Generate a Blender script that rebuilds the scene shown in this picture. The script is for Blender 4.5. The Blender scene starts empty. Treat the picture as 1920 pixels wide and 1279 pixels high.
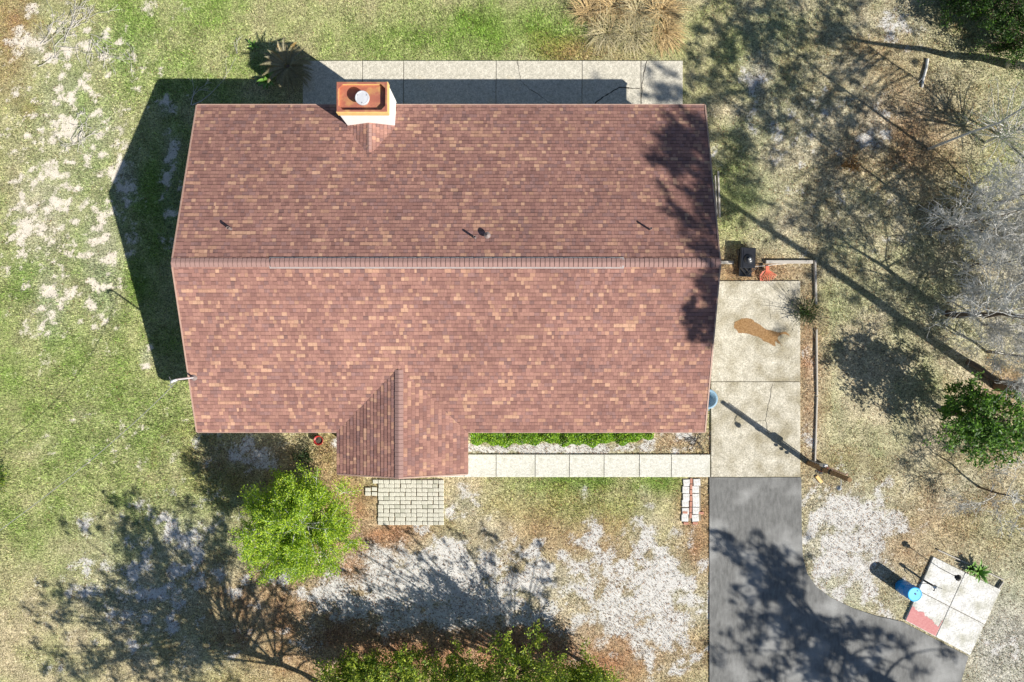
import bpy, math, random
import numpy as np
from mathutils import Vector, Matrix

# ------------------------------------------------------------------ camera, world, sun, exposure
H = 27.5            # camera height above the ground (m)
F = 1300.0          # focal length in photo pixels (1920 wide)
scene = bpy.context.scene
col = scene.collection
cam_d = bpy.data.cameras.new('camera'); cam = bpy.data.objects.new('camera', cam_d); col.objects.link(cam)
cam.location = (0, 0, H); cam.rotation_euler = (0, 0, 0)
cam_d.sensor_width = 36.0; cam_d.lens = 36.0 * F / 1920.0; cam_d.clip_start = 0.1; cam_d.clip_end = 2000
scene.camera = cam
SX, SY = -1.06, 0.745                       # where a 1 m stick's shadow ends
S = Vector((-SX, -SY, 1.0)).normalized()    # towards the sun
world = bpy.data.worlds.new('World'); scene.world = world; world.use_nodes = True
wn = world.node_tree.nodes; wl = world.node_tree.links
sky = wn.new('ShaderNodeTexSky'); sky.sky_type = 'NISHITA'; sky.sun_disc = False
sky.sun_elevation = math.asin(S.z); sky.sun_rotation = math.atan2(S.x, S.y)
sky.air_density = 1.0; sky.dust_density = 0.4; sky.ozone_density = 2.5
bg = wn['Background']; bg.inputs['Strength'].default_value = 0.06
wl.new(sky.outputs[0], bg.inputs[0])
sun_d = bpy.data.lights.new('sun', 'SUN'); sun_d.energy = 5.0; sun_d.angle = math.radians(0.53); sun_d.color = (1.0, 0.95, 0.87)
sun = bpy.data.objects.new('sun', sun_d); col.objects.link(sun)
sun.rotation_euler = S.to_track_quat('Z', 'Y').to_euler(); sun.location = (30, -20, 40)
vs = scene.view_settings
vs.view_transform = 'Standard'; vs.look = 'None'; vs.exposure = 0.74; vs.gamma = 1.0
try: vs.use_curve_mapping = False
except Exception: pass

G = H / F
def at(px, py, z=0.0):
    k = (H - z) / F
    return Vector(((px - 960) * k, -(py - 640) * k, z))
def topx(X, Y): return X / G + 960, 640 - Y / G
rng = np.random.default_rng(7)
R = random.Random(11)

# ------------------------------------------------------------------ noise in numpy
_LAT = np.random.default_rng(3).random((8, 256, 256))
def vnoise(x, y, s=0):
    L = _LAT[s % 8]
    xi = np.floor(x).astype(int); yi = np.floor(y).astype(int); fx = x - xi; fy = y - yi
    fx = fx * fx * (3 - 2 * fx); fy = fy * fy * (3 - 2 * fy)
    a = L[xi & 255, yi & 255]; b = L[(xi + 1) & 255, yi & 255]; c = L[xi & 255, (yi + 1) & 255]; d = L[(xi + 1) & 255, (yi + 1) & 255]
    return (a * (1 - fx) + b * fx) * (1 - fy) + (c * (1 - fx) + d * fx) * fy
def fbm(x, y, sc, s=0, oct=4):
    t = 0; amp = 1; tot = 0
    for o in range(oct):
        t = t + amp * vnoise(x * sc * 2 ** o + 17.3 * o, y * sc * 2 ** o - 9.1 * o, s + o); tot += amp; amp *= 0.55
    return t / tot
def sstep(a, b, x):
    t = np.clip((x - a) / (b - a), 0, 1); return t * t * (3 - 2 * t)
def inpoly(px, py, poly):
    r = np.zeros(px.shape, bool); n = len(poly)
    for i in range(n):
        x1, y1 = poly[i]; x2, y2 = poly[(i + 1) % n]
        if y1 == y2: continue
        c = ((y1 > py) != (y2 > py)) & (px < (x2 - x1) * (py - y1) / (y2 - y1) + x1)
        r ^= c
    return r

# ------------------------------------------------------------------ mesh helpers
def tag(o, label=None, cat=None, group=None, kind=None):
    if label: o['label'] = label
    if cat: o['category'] = cat
    if group: o['group'] = group
    if kind: o['kind'] = kind
    return o
def empty(name, loc=(0, 0, 0), rz=0.0):
    o = bpy.data.objects.new(name, None); col.objects.link(o); o.location = loc; o.rotation_euler = (0, 0, rz)
    o.empty_display_size = 0.2
    return o
def link(name, me, parent=None, origin=None):
    o = bpy.data.objects.new(name, me); col.objects.link(o)
    if parent: o.parent = parent
    return o
def np_mesh(name, V, Fc, mat, colr=None, smooth=False):
    V = np.asarray(V, dtype=np.float32); Fc = np.asarray(Fc, dtype=np.int32)
    me = bpy.data.meshes.new(name); m, k = Fc.shape
    me.vertices.add(len(V)); me.vertices.foreach_set('co', V.ravel())
    me.loops.add(m * k); me.loops.foreach_set('vertex_index', Fc.ravel())
    me.polygons.add(m); me.polygons.foreach_set('loop_start', np.arange(0, m * k, k, dtype=np.int32))
    if smooth: me.polygons.foreach_set('use_smooth', np.ones(m, bool))
    me.update(calc_edges=True)
    if not smooth: me.shade_flat()
    if colr is not None:
        a = me.attributes.new('Col', 'FLOAT_COLOR', 'FACE')
        c = np.ones((m, 4), np.float32); c[:, :3] = colr
        a.data.foreach_set('color', c.ravel())
    me.materials.append(mat)
    return me
class MB:
    def __init__(s): s.v = []; s.f = []; s.c = []; s.cur = (0.5, 0.5, 0.5)
    def _add(s, vs_, fs):
        b = len(s.v); s.v += [tuple(v) for v in vs_]
        for f in fs: s.f.append([i + b for i in f]); s.c.append(s.cur)
        return s
    def box(s, c, d, rz=0.0, M=None):
        x, y, z = d[0] / 2, d[1] / 2, d[2] / 2
        pts = [Vector(p) for p in ((-x, -y, -z), (x, -y, -z), (x, y, -z), (-x, y, -z), (-x, -y, z), (x, -y, z), (x, y, z), (-x, y, z))]
        m = M if M else Matrix.Rotation(rz, 3, 'Z')
        return s._add([Vector(c) + m @ p for p in pts], [(0, 3, 2, 1), (4, 5, 6, 7), (0, 1, 5, 4), (1, 2, 6, 5), (2, 3, 7, 6), (3, 0, 4, 7)])
    def bbox(s, c, d, rz=0.0, bev=0.02):     # box with chamfered top edge
        x, y, z = d[0] / 2, d[1] / 2, d[2] / 2; b = min(bev, x * .8, y * .8, z * 1.6)
        rings = [(-z, 0), (z - b, 0), (z, b)]; pts = []
        for zz, i in rings: pts += [Vector((-x + i, -y + i, zz)), Vector((x - i, -y + i, zz)), Vector((x - i, y - i, zz)), Vector((-x + i, y - i, zz))]
        m = Matrix.Rotation(rz, 3, 'Z'); fs = [(3, 2, 1, 0), (8, 9, 10, 11)]
        for r in range(2):
            for i in range(4): j = (i + 1) % 4; fs.append((r * 4 + i, r * 4 + j, r * 4 + 4 + j, r * 4 + 4 + i))
        return s._add([Vector(c) + m @ p for p in pts], fs)
    def prism(s, poly, z0, z1, bev=0.0):
        ar = sum(poly[i][0] * poly[(i + 1) % len(poly)][1] - poly[(i + 1) % len(poly)][0] * poly[i][1] for i in range(len(poly)))
        if ar < 0: poly = poly[::-1]
        n = len(poly)
        vs_ = [(p[0], p[1], z0) for p in poly] + [(p[0], p[1], z1) for p in poly]
        fs = [tuple(range(n - 1, -1, -1)), tuple(range(n, 2 * n))] + [(i, (i + 1) % n, n + (i + 1) % n, n + i) for i in range(n)]
        return s._add(vs_, fs)
    def tube(s, path, rad, n=6, caps=True):
        path = [Vector(p) for p in path]; m = len(path)
        if not hasattr(rad, '__len__'): rad = [rad] * m
        vs_ = []; prev = None
        for i, p in enumerate(path):
            t = (path[min(i + 1, m - 1)] - path[max(i - 1, 0)])
            if t.length < 1e-9: t = Vector((0, 0, 1))
            t.normalize()
            if prev is None: a = t.orthogonal().normalized()
            else:
                a = prev - t * prev.dot(t)
                a = a.normalized() if a.length > 1e-6 else t.orthogonal().normalized()
            prev = a; b = t.cross(a)
            for k in range(n):
                an = 2 * math.pi * k / n; vs_.append(p + (a * math.cos(an) + b * math.sin(an)) * rad[i])
        fs = []
        for i in range(m - 1):
            for k in range(n): j = (k + 1) % n; fs.append((i * n + k, i * n + j, (i + 1) * n + j, (i + 1) * n + k))
        if caps: fs.append(tuple(range(n - 1, -1, -1))); fs.append(tuple(range((m - 1) * n, m * n)))
        return s._add(vs_, fs)
    def lathe(s, prof, c=(0, 0, 0), n=24, M=None):
        vs_ = []; m = M or Matrix.Identity(3)
        for r, z in prof:
            for k in range(n):
                an = 2 * math.pi * k / n; vs_.append(Vector(c) + m @ Vector((r * math.cos(an), r * math.sin(an), z)))
        fs = []
        for i in range(len(prof) - 1):
            for k in range(n): j = (k + 1) % n; fs.append((i * n + k, i * n + j, (i + 1) * n + j, (i + 1) * n + k))
        return s._add(vs_, fs)
    def poly(s, pts): return s._add(pts, [tuple(range(len(pts)))])
    def mesh(s, name, mat, smooth=False, useCol=False):
        me = bpy.data.meshes.new(name); me.from_pydata(s.v, [], s.f)
        if smooth: me.polygons.foreach_set('use_smooth', [True] * len(me.polygons))
        if useCol:
            a = me.attributes.new('Col', 'FLOAT_COLOR', 'FACE')
            a.data.foreach_set('color', np.array([(*c, 1.0) for c in s.c], np.float32).ravel())
        me.materials.append(mat); me.update(); return me
    def build(s, name, mat, parent=None, smooth=False, useCol=False, origin=None):
        if origin is not None:
            ox, oy, oz = origin; s.v = [(x - ox, y - oy, z - oz) for x, y, z in s.v]
        o = link(name, s.mesh(name, mat, smooth, useCol), parent)
        if origin is not None: o.location = origin
        return o

# ------------------------------------------------------------------ materials
def nt(name):
    m = bpy.data.materials.new(name); m.use_nodes = True
    t = m.node_tree; return m, t.nodes, t.links, t.nodes['Principled BSDF']
def setsock(b, **kw):
    for k, v in kw.items():
        k = k.replace('_', ' ')
        if k in b.inputs: b.inputs[k].default_value = v
def noise_mat(name, c1, c2, scale=6.0, rough=0.85, bump=0.0, bscale=60.0, c3=None, s3=1.0, t3=(0.55, 0.7), metal=0.0, spec=0.3, stretch=None, detail=8.0, speck=0.0, sscale=22.0):
    m, n, l, b = nt(name)
    tc = n.new('ShaderNodeTexCoord'); mp = n.new('ShaderNodeMapping'); l.new(tc.outputs['Object'], mp.inputs[0])
    if stretch: mp.inputs['Scale'].default_value = stretch
    a = n.new('ShaderNodeTexNoise'); a.inputs['Scale'].default_value = scale; a.inputs['Detail'].default_value = detail; a.inputs['Roughness'].default_value = 0.65
    l.new(mp.outputs[0], a.inputs['Vector'])
    r = n.new('ShaderNodeValToRGB'); r.color_ramp.elements[0].position = 0.33; r.color_ramp.elements[1].position = 0.67
    r.color_ramp.elements[0].color = (*c1, 1); r.color_ramp.elements[1].color = (*c2, 1)
    l.new(a.outputs[0], r.inputs[0]); out = r.outputs[0]
    if c3:
        a3 = n.new('ShaderNodeTexNoise'); a3.inputs['Scale'].default_value = s3; a3.inputs['Detail'].default_value = 6; l.new(tc.outputs['Object'], a3.inputs['Vector'])
        mr = n.new('ShaderNodeMapRange'); mr.inputs[1].default_value = t3[0]; mr.inputs[2].default_value = t3[1]; l.new(a3.outputs[0], mr.inputs[0])
        mx = n.new('ShaderNodeMix'); mx.data_type = 'RGBA'; l.new(mr.outputs[0], mx.inputs[0]); l.new(out, mx.inputs[6]); mx.inputs[7].default_value = (*c3, 1); out = mx.outputs[2]
    if speck > 0:
        a4 = n.new('ShaderNodeTexNoise'); a4.inputs['Scale'].default_value = sscale; a4.inputs['Detail'].default_value = 5; a4.inputs['Roughness'].default_value = 0.7; l.new(tc.outputs['Object'], a4.inputs['Vector'])
        m4 = n.new('ShaderNodeMapRange'); m4.inputs[1].default_value = 0.32; m4.inputs[2].default_value = 0.62; m4.inputs[3].default_value = 1 - speck; m4.inputs[4].default_value = 1 + speck * .35; l.new(a4.outputs[0], m4.inputs[0])
        v4 = n.new('ShaderNodeVectorMath'); v4.operation = 'SCALE'; l.new(out, v4.inputs[0]); l.new(m4.outputs[0], v4.inputs['Scale']); out = v4.outputs[0]
    l.new(out, b.inputs['Base Color']); setsock(b, Roughness=rough, Metallic=metal, Specular_IOR_Level=spec)
    if bump > 0:
        nb = n.new('ShaderNodeTexNoise'); nb.inputs['Scale'].default_value = bscale; nb.inputs['Detail'].default_value = 4; l.new(mp.outputs[0], nb.inputs['Vector'])
        bp = n.new('ShaderNodeBump'); bp.inputs['Strength'].default_value = bump; bp.inputs['Distance'].default_value = 0.02
        l.new(nb.outputs[0], bp.inputs['Height']); l.new(bp.outputs[0], b.inputs['Normal'])
    return m
def attr_mat(name, rough=0.7, trans=0.0, nscale=40.0, namt=0.25, spec=0.2, tcol=(1.0, 1.15, 0.6)):
    m, n, l, b = nt(name)
    at_ = n.new('ShaderNodeAttribute'); at_.attribute_name = 'Col'
    tc = n.new('ShaderNodeTexCoord'); a = n.new('ShaderNodeTexNoise'); a.inputs['Scale'].default_value = nscale; a.inputs['Detail'].default_value = 4
    l.new(tc.outputs['Object'], a.inputs['Vector'])
    mr = n.new('ShaderNodeMapRange'); mr.inputs[1].default_value = 0.3; mr.inputs[2].default_value = 0.7; mr.inputs[3].default_value = 1 - namt; mr.inputs[4].default_value = 1 + namt
    l.new(a.outputs[0], mr.inputs[0])
    vm = n.new('ShaderNodeVectorMath'); vm.operation = 'SCALE'; l.new(at_.outputs['Color'], vm.inputs[0]); l.new(mr.outputs[0], vm.inputs['Scale'])
    l.new(vm.outputs[0], b.inputs['Base Color']); setsock(b, Roughness=rough, Specular_IOR_Level=spec)
    if trans > 0:
        tr = n.new('ShaderNodeBsdfTranslucent'); mu = n.new('ShaderNodeVectorMath'); mu.operation = 'MULTIPLY'; mu.inputs[1].default_value = tcol
        l.new(vm.outputs[0], mu.inputs[0]); l.new(mu.outputs[0], tr.inputs['Color'])
        ms = n.new('ShaderNodeMixShader'); ms.inputs[0].default_value = trans
        l.new(b.outputs[0], ms.inputs[1]); l.new(tr.outputs[0], ms.inputs[2]); l.new(ms.outputs[0], n['Material Output'].inputs['Surface'])
    return m

M = {}
M['concrete'] = noise_mat('concrete', (0.40, 0.37, 0.29), (0.62, 0.58, 0.48), 5.0, 0.9, 0.15, 90, c3=(0.31, 0.275, 0.19), s3=1.3, t3=(0.43, 0.66), speck=.52)
M['walk'] = noise_mat('walk_concrete', (0.48, 0.47, 0.41), (0.67, 0.655, 0.585), 7.0, 0.9, 0.12, 90, c3=(0.45, 0.44, 0.36), s3=2.0, t3=(0.55, 0.8), stretch=(1, 3, 1), speck=.32)
M['patio'] = noise_mat('patio_concrete', (0.42, 0.395, 0.32), (0.64, 0.60, 0.50), 9.0, 0.9, 0.2, 120, c3=(0.55, 0.46, 0.30), s3=0.9, t3=(0.6, 0.8), speck=.45, sscale=26)
M['pad'] = noise_mat('pad_concrete', (0.52, 0.51, 0.48), (0.74, 0.73, 0.70), 6.0, 0.9, 0.12, 90, c3=(0.33, 0.32, 0.24), s3=1.6, t3=(0.5, 0.72), speck=.4, sscale=14)
M['asphalt'] = noise_mat('asphalt', (0.118, 0.118, 0.113), (0.196, 0.196, 0.188), 3.5, 0.85, 0.3, 150, c3=(0.32, 0.32, 0.308), s3=0.8, t3=(0.48, 0.72), speck=.28, sscale=34, stretch=(2.2, .7, 1))
M['siding'] = noise_mat('white_siding', (0.72, 0.71, 0.67), (0.8, 0.79, 0.75), 2.0, 0.6)
M['trim'] = noise_mat('tan_trim', (0.66, 0.43, 0.15), (0.74, 0.52, 0.22), 5.0, 0.5)
M['fascia'] = noise_mat('brown_fascia', (0.30, 0.17, 0.12), (0.36, 0.21, 0.15), 4.0, 0.6)
M['copper'] = noise_mat('copper_pan', (0.36, 0.125, 0.085), (0.45, 0.17, 0.11), 6.0, 0.5, c3=(0.52, 0.29, 0.12), s3=3.0, t3=(0.5, 0.7), metal=0.25, spec=0.5)
M['flue'] = noise_mat('galvanised_flue', (0.62, 0.62, 0.63), (0.72, 0.72, 0.73), 8.0, 0.4, metal=0.3, spec=0.5)
M['grey_metal'] = noise_mat('grey_metal', (0.35, 0.36, 0.37), (0.45, 0.46, 0.47), 12.0, 0.45, metal=0.5, spec=0.5)
M['ventmetal'] = noise_mat('vent_edge', (0.28, 0.25, 0.24), (0.36, 0.33, 0.32), 12.0, 0.6)
M['lead'] = noise_mat('vent_lead', (0.16, 0.12, 0.11), (0.24, 0.2, 0.19), 12.0, 0.6)
M['shingle'] = attr_mat('roof_shingle', 0.95, 0, 55.0, 0.18, 0.15)
M['cap'] = noise_mat('ridge_cap_shingle', (0.24, 0.145, 0.125), (0.32, 0.20, 0.175), 30.0, 0.95)
M['deck'] = noise_mat('roof_underlay', (0.09, 0.05, 0.045), (0.11, 0.065, 0.06), 10.0, 0.95)
M['soffit'] = noise_mat('soffit', (0.6, 0.58, 0.52), (0.68, 0.66, 0.6), 3.0, 0.7)
M['glass'] = noise_mat('window_glass', (0.03, 0.04, 0.05), (0.05, 0.06, 0.07), 1.0, 0.06, spec=0.8)
M['door'] = noise_mat('door_paint', (0.28, 0.06, 0.05), (0.34, 0.08, 0.06), 2.0, 0.45)
M['paver'] = noise_mat('paver_block', (0.42, 0.41, 0.34), (0.70, 0.68, 0.58), 5.0, 0.9, 0.2, 80, c3=(0.36, 0.35, 0.29), s3=2.0, speck=.3)
M['paver_dark'] = noise_mat('paver_block_mossy', (0.33, 0.33, 0.26), (0.5, 0.49, 0.41), 5.0, 0.9, 0.2, 80)
M['brick'] = noise_mat('red_brick', (0.36, 0.16, 0.11), (0.48, 0.25, 0.18), 9.0, 0.9, 0.2, 80)
M['step'] = noise_mat('white_step_block', (0.50, 0.49, 0.46), (0.70, 0.69, 0.66), 6.0, 0.9, 0.15, 80, speck=.35)
M['joint'] = noise_mat('joint_dirt', (0.17, 0.14, 0.10), (0.27, 0.23, 0.17), 20.0, 0.95)
M['crack'] = noise_mat('crack_dirt', (0.05, 0.045, 0.035), (0.08, 0.07, 0.055), 20.0, 0.95)
M['rust'] = noise_mat('rust_stain', (0.30, 0.15, 0.045), (0.40, 0.22, 0.08), 7.0, 0.8, c3=(0.46, 0.32, 0.17), s3=3.0, t3=(0.5, 0.7), speck=.3)
M['pink'] = noise_mat('pink_paint', (0.60, 0.22, 0.22), (0.70, 0.32, 0.30), 6.0, 0.85)
M['timber'] = noise_mat('weathered_timber', (0.33, 0.30, 0.26), (0.5, 0.47, 0.42), 6.0, 0.9, 0.3, 40, stretch=(1, 12, 12))
M['timber_y'] = noise_mat('weathered_timber_along', (0.33, 0.30, 0.26), (0.5, 0.47, 0.42), 6.0, 0.9, 0.3, 40, stretch=(12, 1, 12))
M['post'] = noise_mat('brown_post_wood', (0.17, 0.10, 0.05), (0.28, 0.18, 0.09), 5.0, 0.85, 0.3, 40, stretch=(14, 14, 1))
M['bark'] = noise_mat('bark', (0.09, 0.065, 0.045), (0.17, 0.125, 0.09), 9.0, 0.95, 0.5, 30, stretch=(3, 3, 1))
M['bark_grey'] = noise_mat('grey_bark', (0.46, 0.45, 0.42), (0.66, 0.65, 0.61), 9.0, 0.95)
M['dead'] = noise_mat('dead_branch_wood', (0.40, 0.37, 0.33), (0.58, 0.55, 0.50), 9.0, 0.95)
M['blue'] = noise_mat('blue_plastic', (0.010, 0.20, 0.60), (0.014, 0.24, 0.68), 2.0, 0.4, spec=0.4)
M['bluelid'] = noise_mat('blue_lid', (0.02, 0.38, 0.80), (0.025, 0.43, 0.86), 2.0, 0.4, spec=0.4)
M['black'] = noise_mat('black_plastic', (0.010, 0.011, 0.014), (0.022, 0.024, 0.03), 5.0, 0.35, spec=0.5)
M['iron'] = noise_mat('black_iron', (0.03, 0.028, 0.026), (0.06, 0.055, 0.05), 9.0, 0.6)
M['orange'] = noise_mat('orange_plastic', (0.62, 0.14, 0.08), (0.72, 0.19, 0.12), 4.0, 0.5)
M['red'] = noise_mat('red_plastic', (0.32, 0.02, 0.02), (0.42, 0.035, 0.03), 4.0, 0.4)
M['white'] = noise_mat('white_plastic', (0.74, 0.74, 0.74), (0.8, 0.8, 0.8), 4.0, 0.5)
M['bluegrey'] = noise_mat('blue_grey_plastic', (0.16, 0.27, 0.36), (0.24, 0.36, 0.46), 4.0, 0.5)
M['copper_pink'] = noise_mat('pale_pink_board', (0.62, 0.36, 0.28), (0.7, 0.45, 0.36), 6.0, 0.7)
M['cable'] = noise_mat('cable_sheath', (0.20, 0.20, 0.20), (0.26, 0.26, 0.26), 4.0, 0.6)
M['grass'] = attr_mat('grass_blades', 0.8, 0.2, 20.0, 0.1, 0.1)
M['litter'] = attr_mat('litter', 0.9, 0.0, 20.0, 0.2, 0.1)
M['leaf'] = attr_mat('leaves', 0.5, 0.4, 25.0, 0.15, 0.35)
M['frond'] = noise_mat('dark_frond', (0.14, 0.13, 0.065), (0.32, 0.28, 0.16), 14.0, 0.5, spec=0.4)
M['frond_dry'] = noise_mat('yellow_frond', (0.36, 0.22, 0.06), (0.5, 0.34, 0.12), 8.0, 0.6)
M['stalk'] = noise_mat('dry_stalk', (0.20, 0.17, 0.10), (0.34, 0.29, 0.19), 8.0, 0.8)

# ------------------------------------------------------------------ layout polygons (photo pixels on the ground)
ASPH = [(1330, 895.6), (1502, 895.6), (1503, 1005), (1505, 1045), (1513, 1075), (1530, 1100), (1560, 1122), (1600, 1141), (1645, 1156), (1692, 1166), (1752, 1198), (1815, 1231), (1806, 1262), (1796, 1300), (1786, 1400), (1780, 1520), (1330, 1520)]
DRIVE = [(1332, 527), (1500, 527), (1500, 894.4), (1332, 894.4)]
PATIO = [(568, 115), (1280, 115), (1280, 262), (568, 262)]
WALK = [(684, 852), (1331, 852), (1331, 895), (684, 895)]
PAD = [(1748, 1043), (1875, 1105), (1817, 1228), (1695, 1163)]
PAVE = [(706, 896), (828, 896), (828, 987), (706, 987)]
HX0, HX1, HY0, HY1 = -11.35, 6.95, -3.28, 8.51        # roof outline (m)
ZE, ZR = 2.5, 4.35; YR = (HY0 + HY1) / 2; SL = (ZR - ZE) / (YR - HY0)
WX0, WX1, WXR, WY = -6.30, -1.61, -3.955, -4.79; ZW = ZE + (WX1 - WXR) * SL
house_px = [topx(-11.0, -2.85), topx(6.6, -2.85), topx(6.6, 8.1), topx(-11.0, 8.1)]
wing_px = [topx(-6.0, -4.4), topx(-1.9, -4.4), topx(-1.9, -2.5), topx(-6.0, -2.5)]

# ------------------------------------------------------------------ ground zones
def blobs(px, py, lst):
    t = np.zeros(px.shape)
    for cx, cy, rx, ry, w in lst:
        d = ((px - cx) / rx) ** 2 + ((py - cy) / ry) ** 2
        t = np.maximum(t, w * np.exp(-d * 0.7))
    return t
GREEN = [(880, 70, 260, 75, .95), (1020, 70, 75, 75, 1.0), (700, 80, 120, 60, .7), (40, 520, 45, 130, .75), (20, 370, 40, 60, .6), (255, 530, 35, 80, .9), (230, 700, 260, 100, .5), (250, 590, 60, 60, .6), (370, 650, 60, 110, .55),
         (120, 800, 160, 80, .45), (1040, 905, 110, 40, .75), (1100, 900, 60, 30, .9), (1230, 905, 60, 26, .9), (1080, 950, 180, 40, .55), (430, 130, 160, 70, .5), (250, 60, 160, 60, .45), (480, 130, 90, 60, .6),
         (300, 400, 80, 160, .9), (850, 60, 420, 90, .7), (150, 620, 200, 260, .5), (280, 600, 50, 160, .7), (1380, 330, 80, 160, .4), (1440, 60, 100, 60, .4), (1380, 90, 70, 60, .45), (1720, 20, 60, 20, .3), (1840, 330, 120, 90, .45), (1860, 960, 100, 70, .5), (1580, 880, 40, 30, .5), (1560, 560, 60, 60, .4), (1800, 520, 60, 40, .35)]
BROWN = [(660, 1060, 60, 70, .9), (720, 1005, 60, 25, 1.1), (900, 1215, 300, 50, 1.15), (640, 1200, 120, 70, .9), (1130, 1240, 140, 50, .8), (650, 1010, 85, 130, .9), (730, 1005, 70, 40, .95), (640, 925, 70, 45, .55), (950, 1225, 330, 65, .95), (700, 1230, 200, 70, .9), (540, 1160, 140, 90, .75), (1040, 1010, 150, 60, .45), (1170, 1040, 90, 60, .45), (1310, 1000, 40, 90, .75), (1290, 1040, 60, 40, .5),
         (1160, 1085, 40, 45, .6), (1720, 240, 90, 110, .6), (1600, 300, 80, 60, .35), (1516, 720, 22, 200, .7), (620, 860, 60, 60, .45), (500, 860, 120, 60, .5), (1700, 1030, 70, 70, .4), (1760, 960, 130, 70, .35), (1880, 930, 60, 80, .45), (20, 60, 45, 140, .5), (1270, 825, 70, 25, .6), (1430, 508, 100, 25, .75),
         (1880, 720, 60, 40, .6), (1660, 120, 120, 60, .35), (1100, 100, 80, 30, .5), (1560, 900, 60, 40, .4)]
SANDW = [(120, 350, 150, 330, .5), (150, 100, 200, 100, .42), (250, 820, 260, 120, .3), (300, 150, 140, 90, .3), (60, 78, 45, 28, 1.0), (110, 90, 60, 25, .7), (60, 20, 40, 20, .6), (120, 240, 80, 80, .62), (100, 190, 50, 60, .6), (80, 400, 70, 110, .72), (190, 480, 45, 130, .8), (95, 560, 40, 90, .7), (180, 250, 60, 90, .6), (130, 160, 50, 40, .6), (230, 340, 30, 50, .8), (320, 300, 20, 60, .6), (320, 390, 25, 90, .55), (310, 200, 20, 20, .7), (150, 330, 100, 120, .5), (275, 670, 14, 22, .7), (150, 780, 30, 30, .4), (560, 830, 60, 40, .3), (300, 20, 100, 30, .3), (90, 840, 60, 40, .3)]
SANDC = [(790, 1090, 210, 75, 1.45), (820, 1120, 300, 110, .9), (960, 1090, 120, 50, 1.1), (1200, 1130, 150, 90, 1.15), (1260, 1060, 70, 60, .8), (1590, 1020, 80, 110, 1.15), (1120, 1130, 230, 110, .72), (1060, 1050, 240, 60, .5), (1280, 1160, 70, 160, .6), (1600, 1030, 110, 130, .72), (520, 1060, 140, 120, .42), (330, 1080, 240, 160, .58), (1500, 250, 220, 160, .36), (1620, 420, 200, 200, .28), (780, 1080, 170, 80, 1.0), (690, 1110, 80, 50, .9), (1112, 1015, 20, 50, 1.0), (1212, 1020, 32, 60, .85), (1150, 1130, 150, 60, .72), (1260, 1190, 70, 110, .75), (905, 1010, 60, 50, .7), (870, 950, 35, 45, .7), (950, 1060, 90, 60, .8), (1590, 1010, 75, 80, 1.0), (1560, 940, 45, 50, .75), (1545, 1085, 36, 45, .9), (1640, 950, 40, 40, .6), (1620, 1110, 50, 40, .7),
         (340, 1010, 80, 60, .75), (270, 1120, 140, 110, .68), (430, 1180, 80, 70, .5), (470, 845, 70, 35, .9), (400, 850, 40, 40, .7), (1640, 250, 38, 40, .85), (1420, 140, 32, 36, .75), (1380, 230, 50, 60, .45), (1690, 60, 70, 50, .5), (1340, 290, 30, 40, .4), (1050, 843, 220, 10, 1.3), (1270, 822, 70, 20, .7), (1300, 826, 30, 22, .5), (1518, 690, 14, 60, .6), (1518, 800, 14, 50, .6), (1880, 1215, 50, 50, .5), (1095, 925, 10, 20, .6), (1210, 925, 14, 20, .5), (960, 1180, 60, 30, .5), (1120, 1200, 80, 40, .4), (120, 1260, 150, 40, .3), (640, 850, 30, 50, .4)]
GREYS = [(1885, 1240, 70, 130, .9), (1830, 930, 70, 50, .35), (1900, 560, 90, 120, .4)]
def zones(X, Y):
    px, py = topx(X, Y)
    n1 = fbm(X, Y, 0.35, 0); n2 = fbm(X, Y, 1.1, 2); n3 = fbm(X, Y, 3.2, 4, 3)
    g = blobs(px, py, GREEN); b = blobs(px, py, BROWN); sw = blobs(px, py, SANDW); sc = blobs(px, py, SANDC); gs = blobs(px, py, GREYS)
    left = sstep(700, 380, px) * sstep(1150, 950, py)
    base = 0.22 + 0.36 * left
    green = np.clip(np.maximum(base, g) + (n2 - 0.5) * 0.7 + (n1 - 0.5) * 0.5, 0, 1)
    brown = np.clip(b + (n2 - 0.5) * 0.9 * (b > 0.05) + (n3 - 0.5) * 0.5 * b, 0, 1)
    n5 = np.where(sc > sw, fbm(X, Y, 2.0, 6, 4) * .8 + .1, fbm(X, Y, 3.8, 6, 4)); msk = np.maximum(sw, sc)
    sand = (1 - .8 * sstep(.55, .95, b)) * sstep(0.22, 0.80, msk * 0.80 + (n5 - 0.5) * 2.0 + (n3 - 0.5) * .5 - 0.06) * sstep(0.05, 0.4, msk)
    gs = np.clip(gs + .42 * sstep(.15, .8, msk) + .24 * sstep(1340, 1450, px), 0, 1) * (1 - .85 * brown)
    white = sstep(-0.15, 0.15, sc - sw)
    return green, brown, sand, white, gs, n1, n2, n3
C_DRY = np.array((0.43, 0.365, 0.225)); C_GRN = np.array((0.165, 0.265, 0.045)); C_BRN = np.array((0.34, 0.18, 0.095)); C_GRY = np.array((0.38, 0.365, 0.31))
def turf(green, brown, gs):
    c = C_DRY + (C_GRN - C_DRY) * green[..., None]
    c = c + (C_BRN - c) * brown[..., None]
    return c + (C_GRY - c) * np.clip(gs, 0, 1)[..., None]

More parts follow.
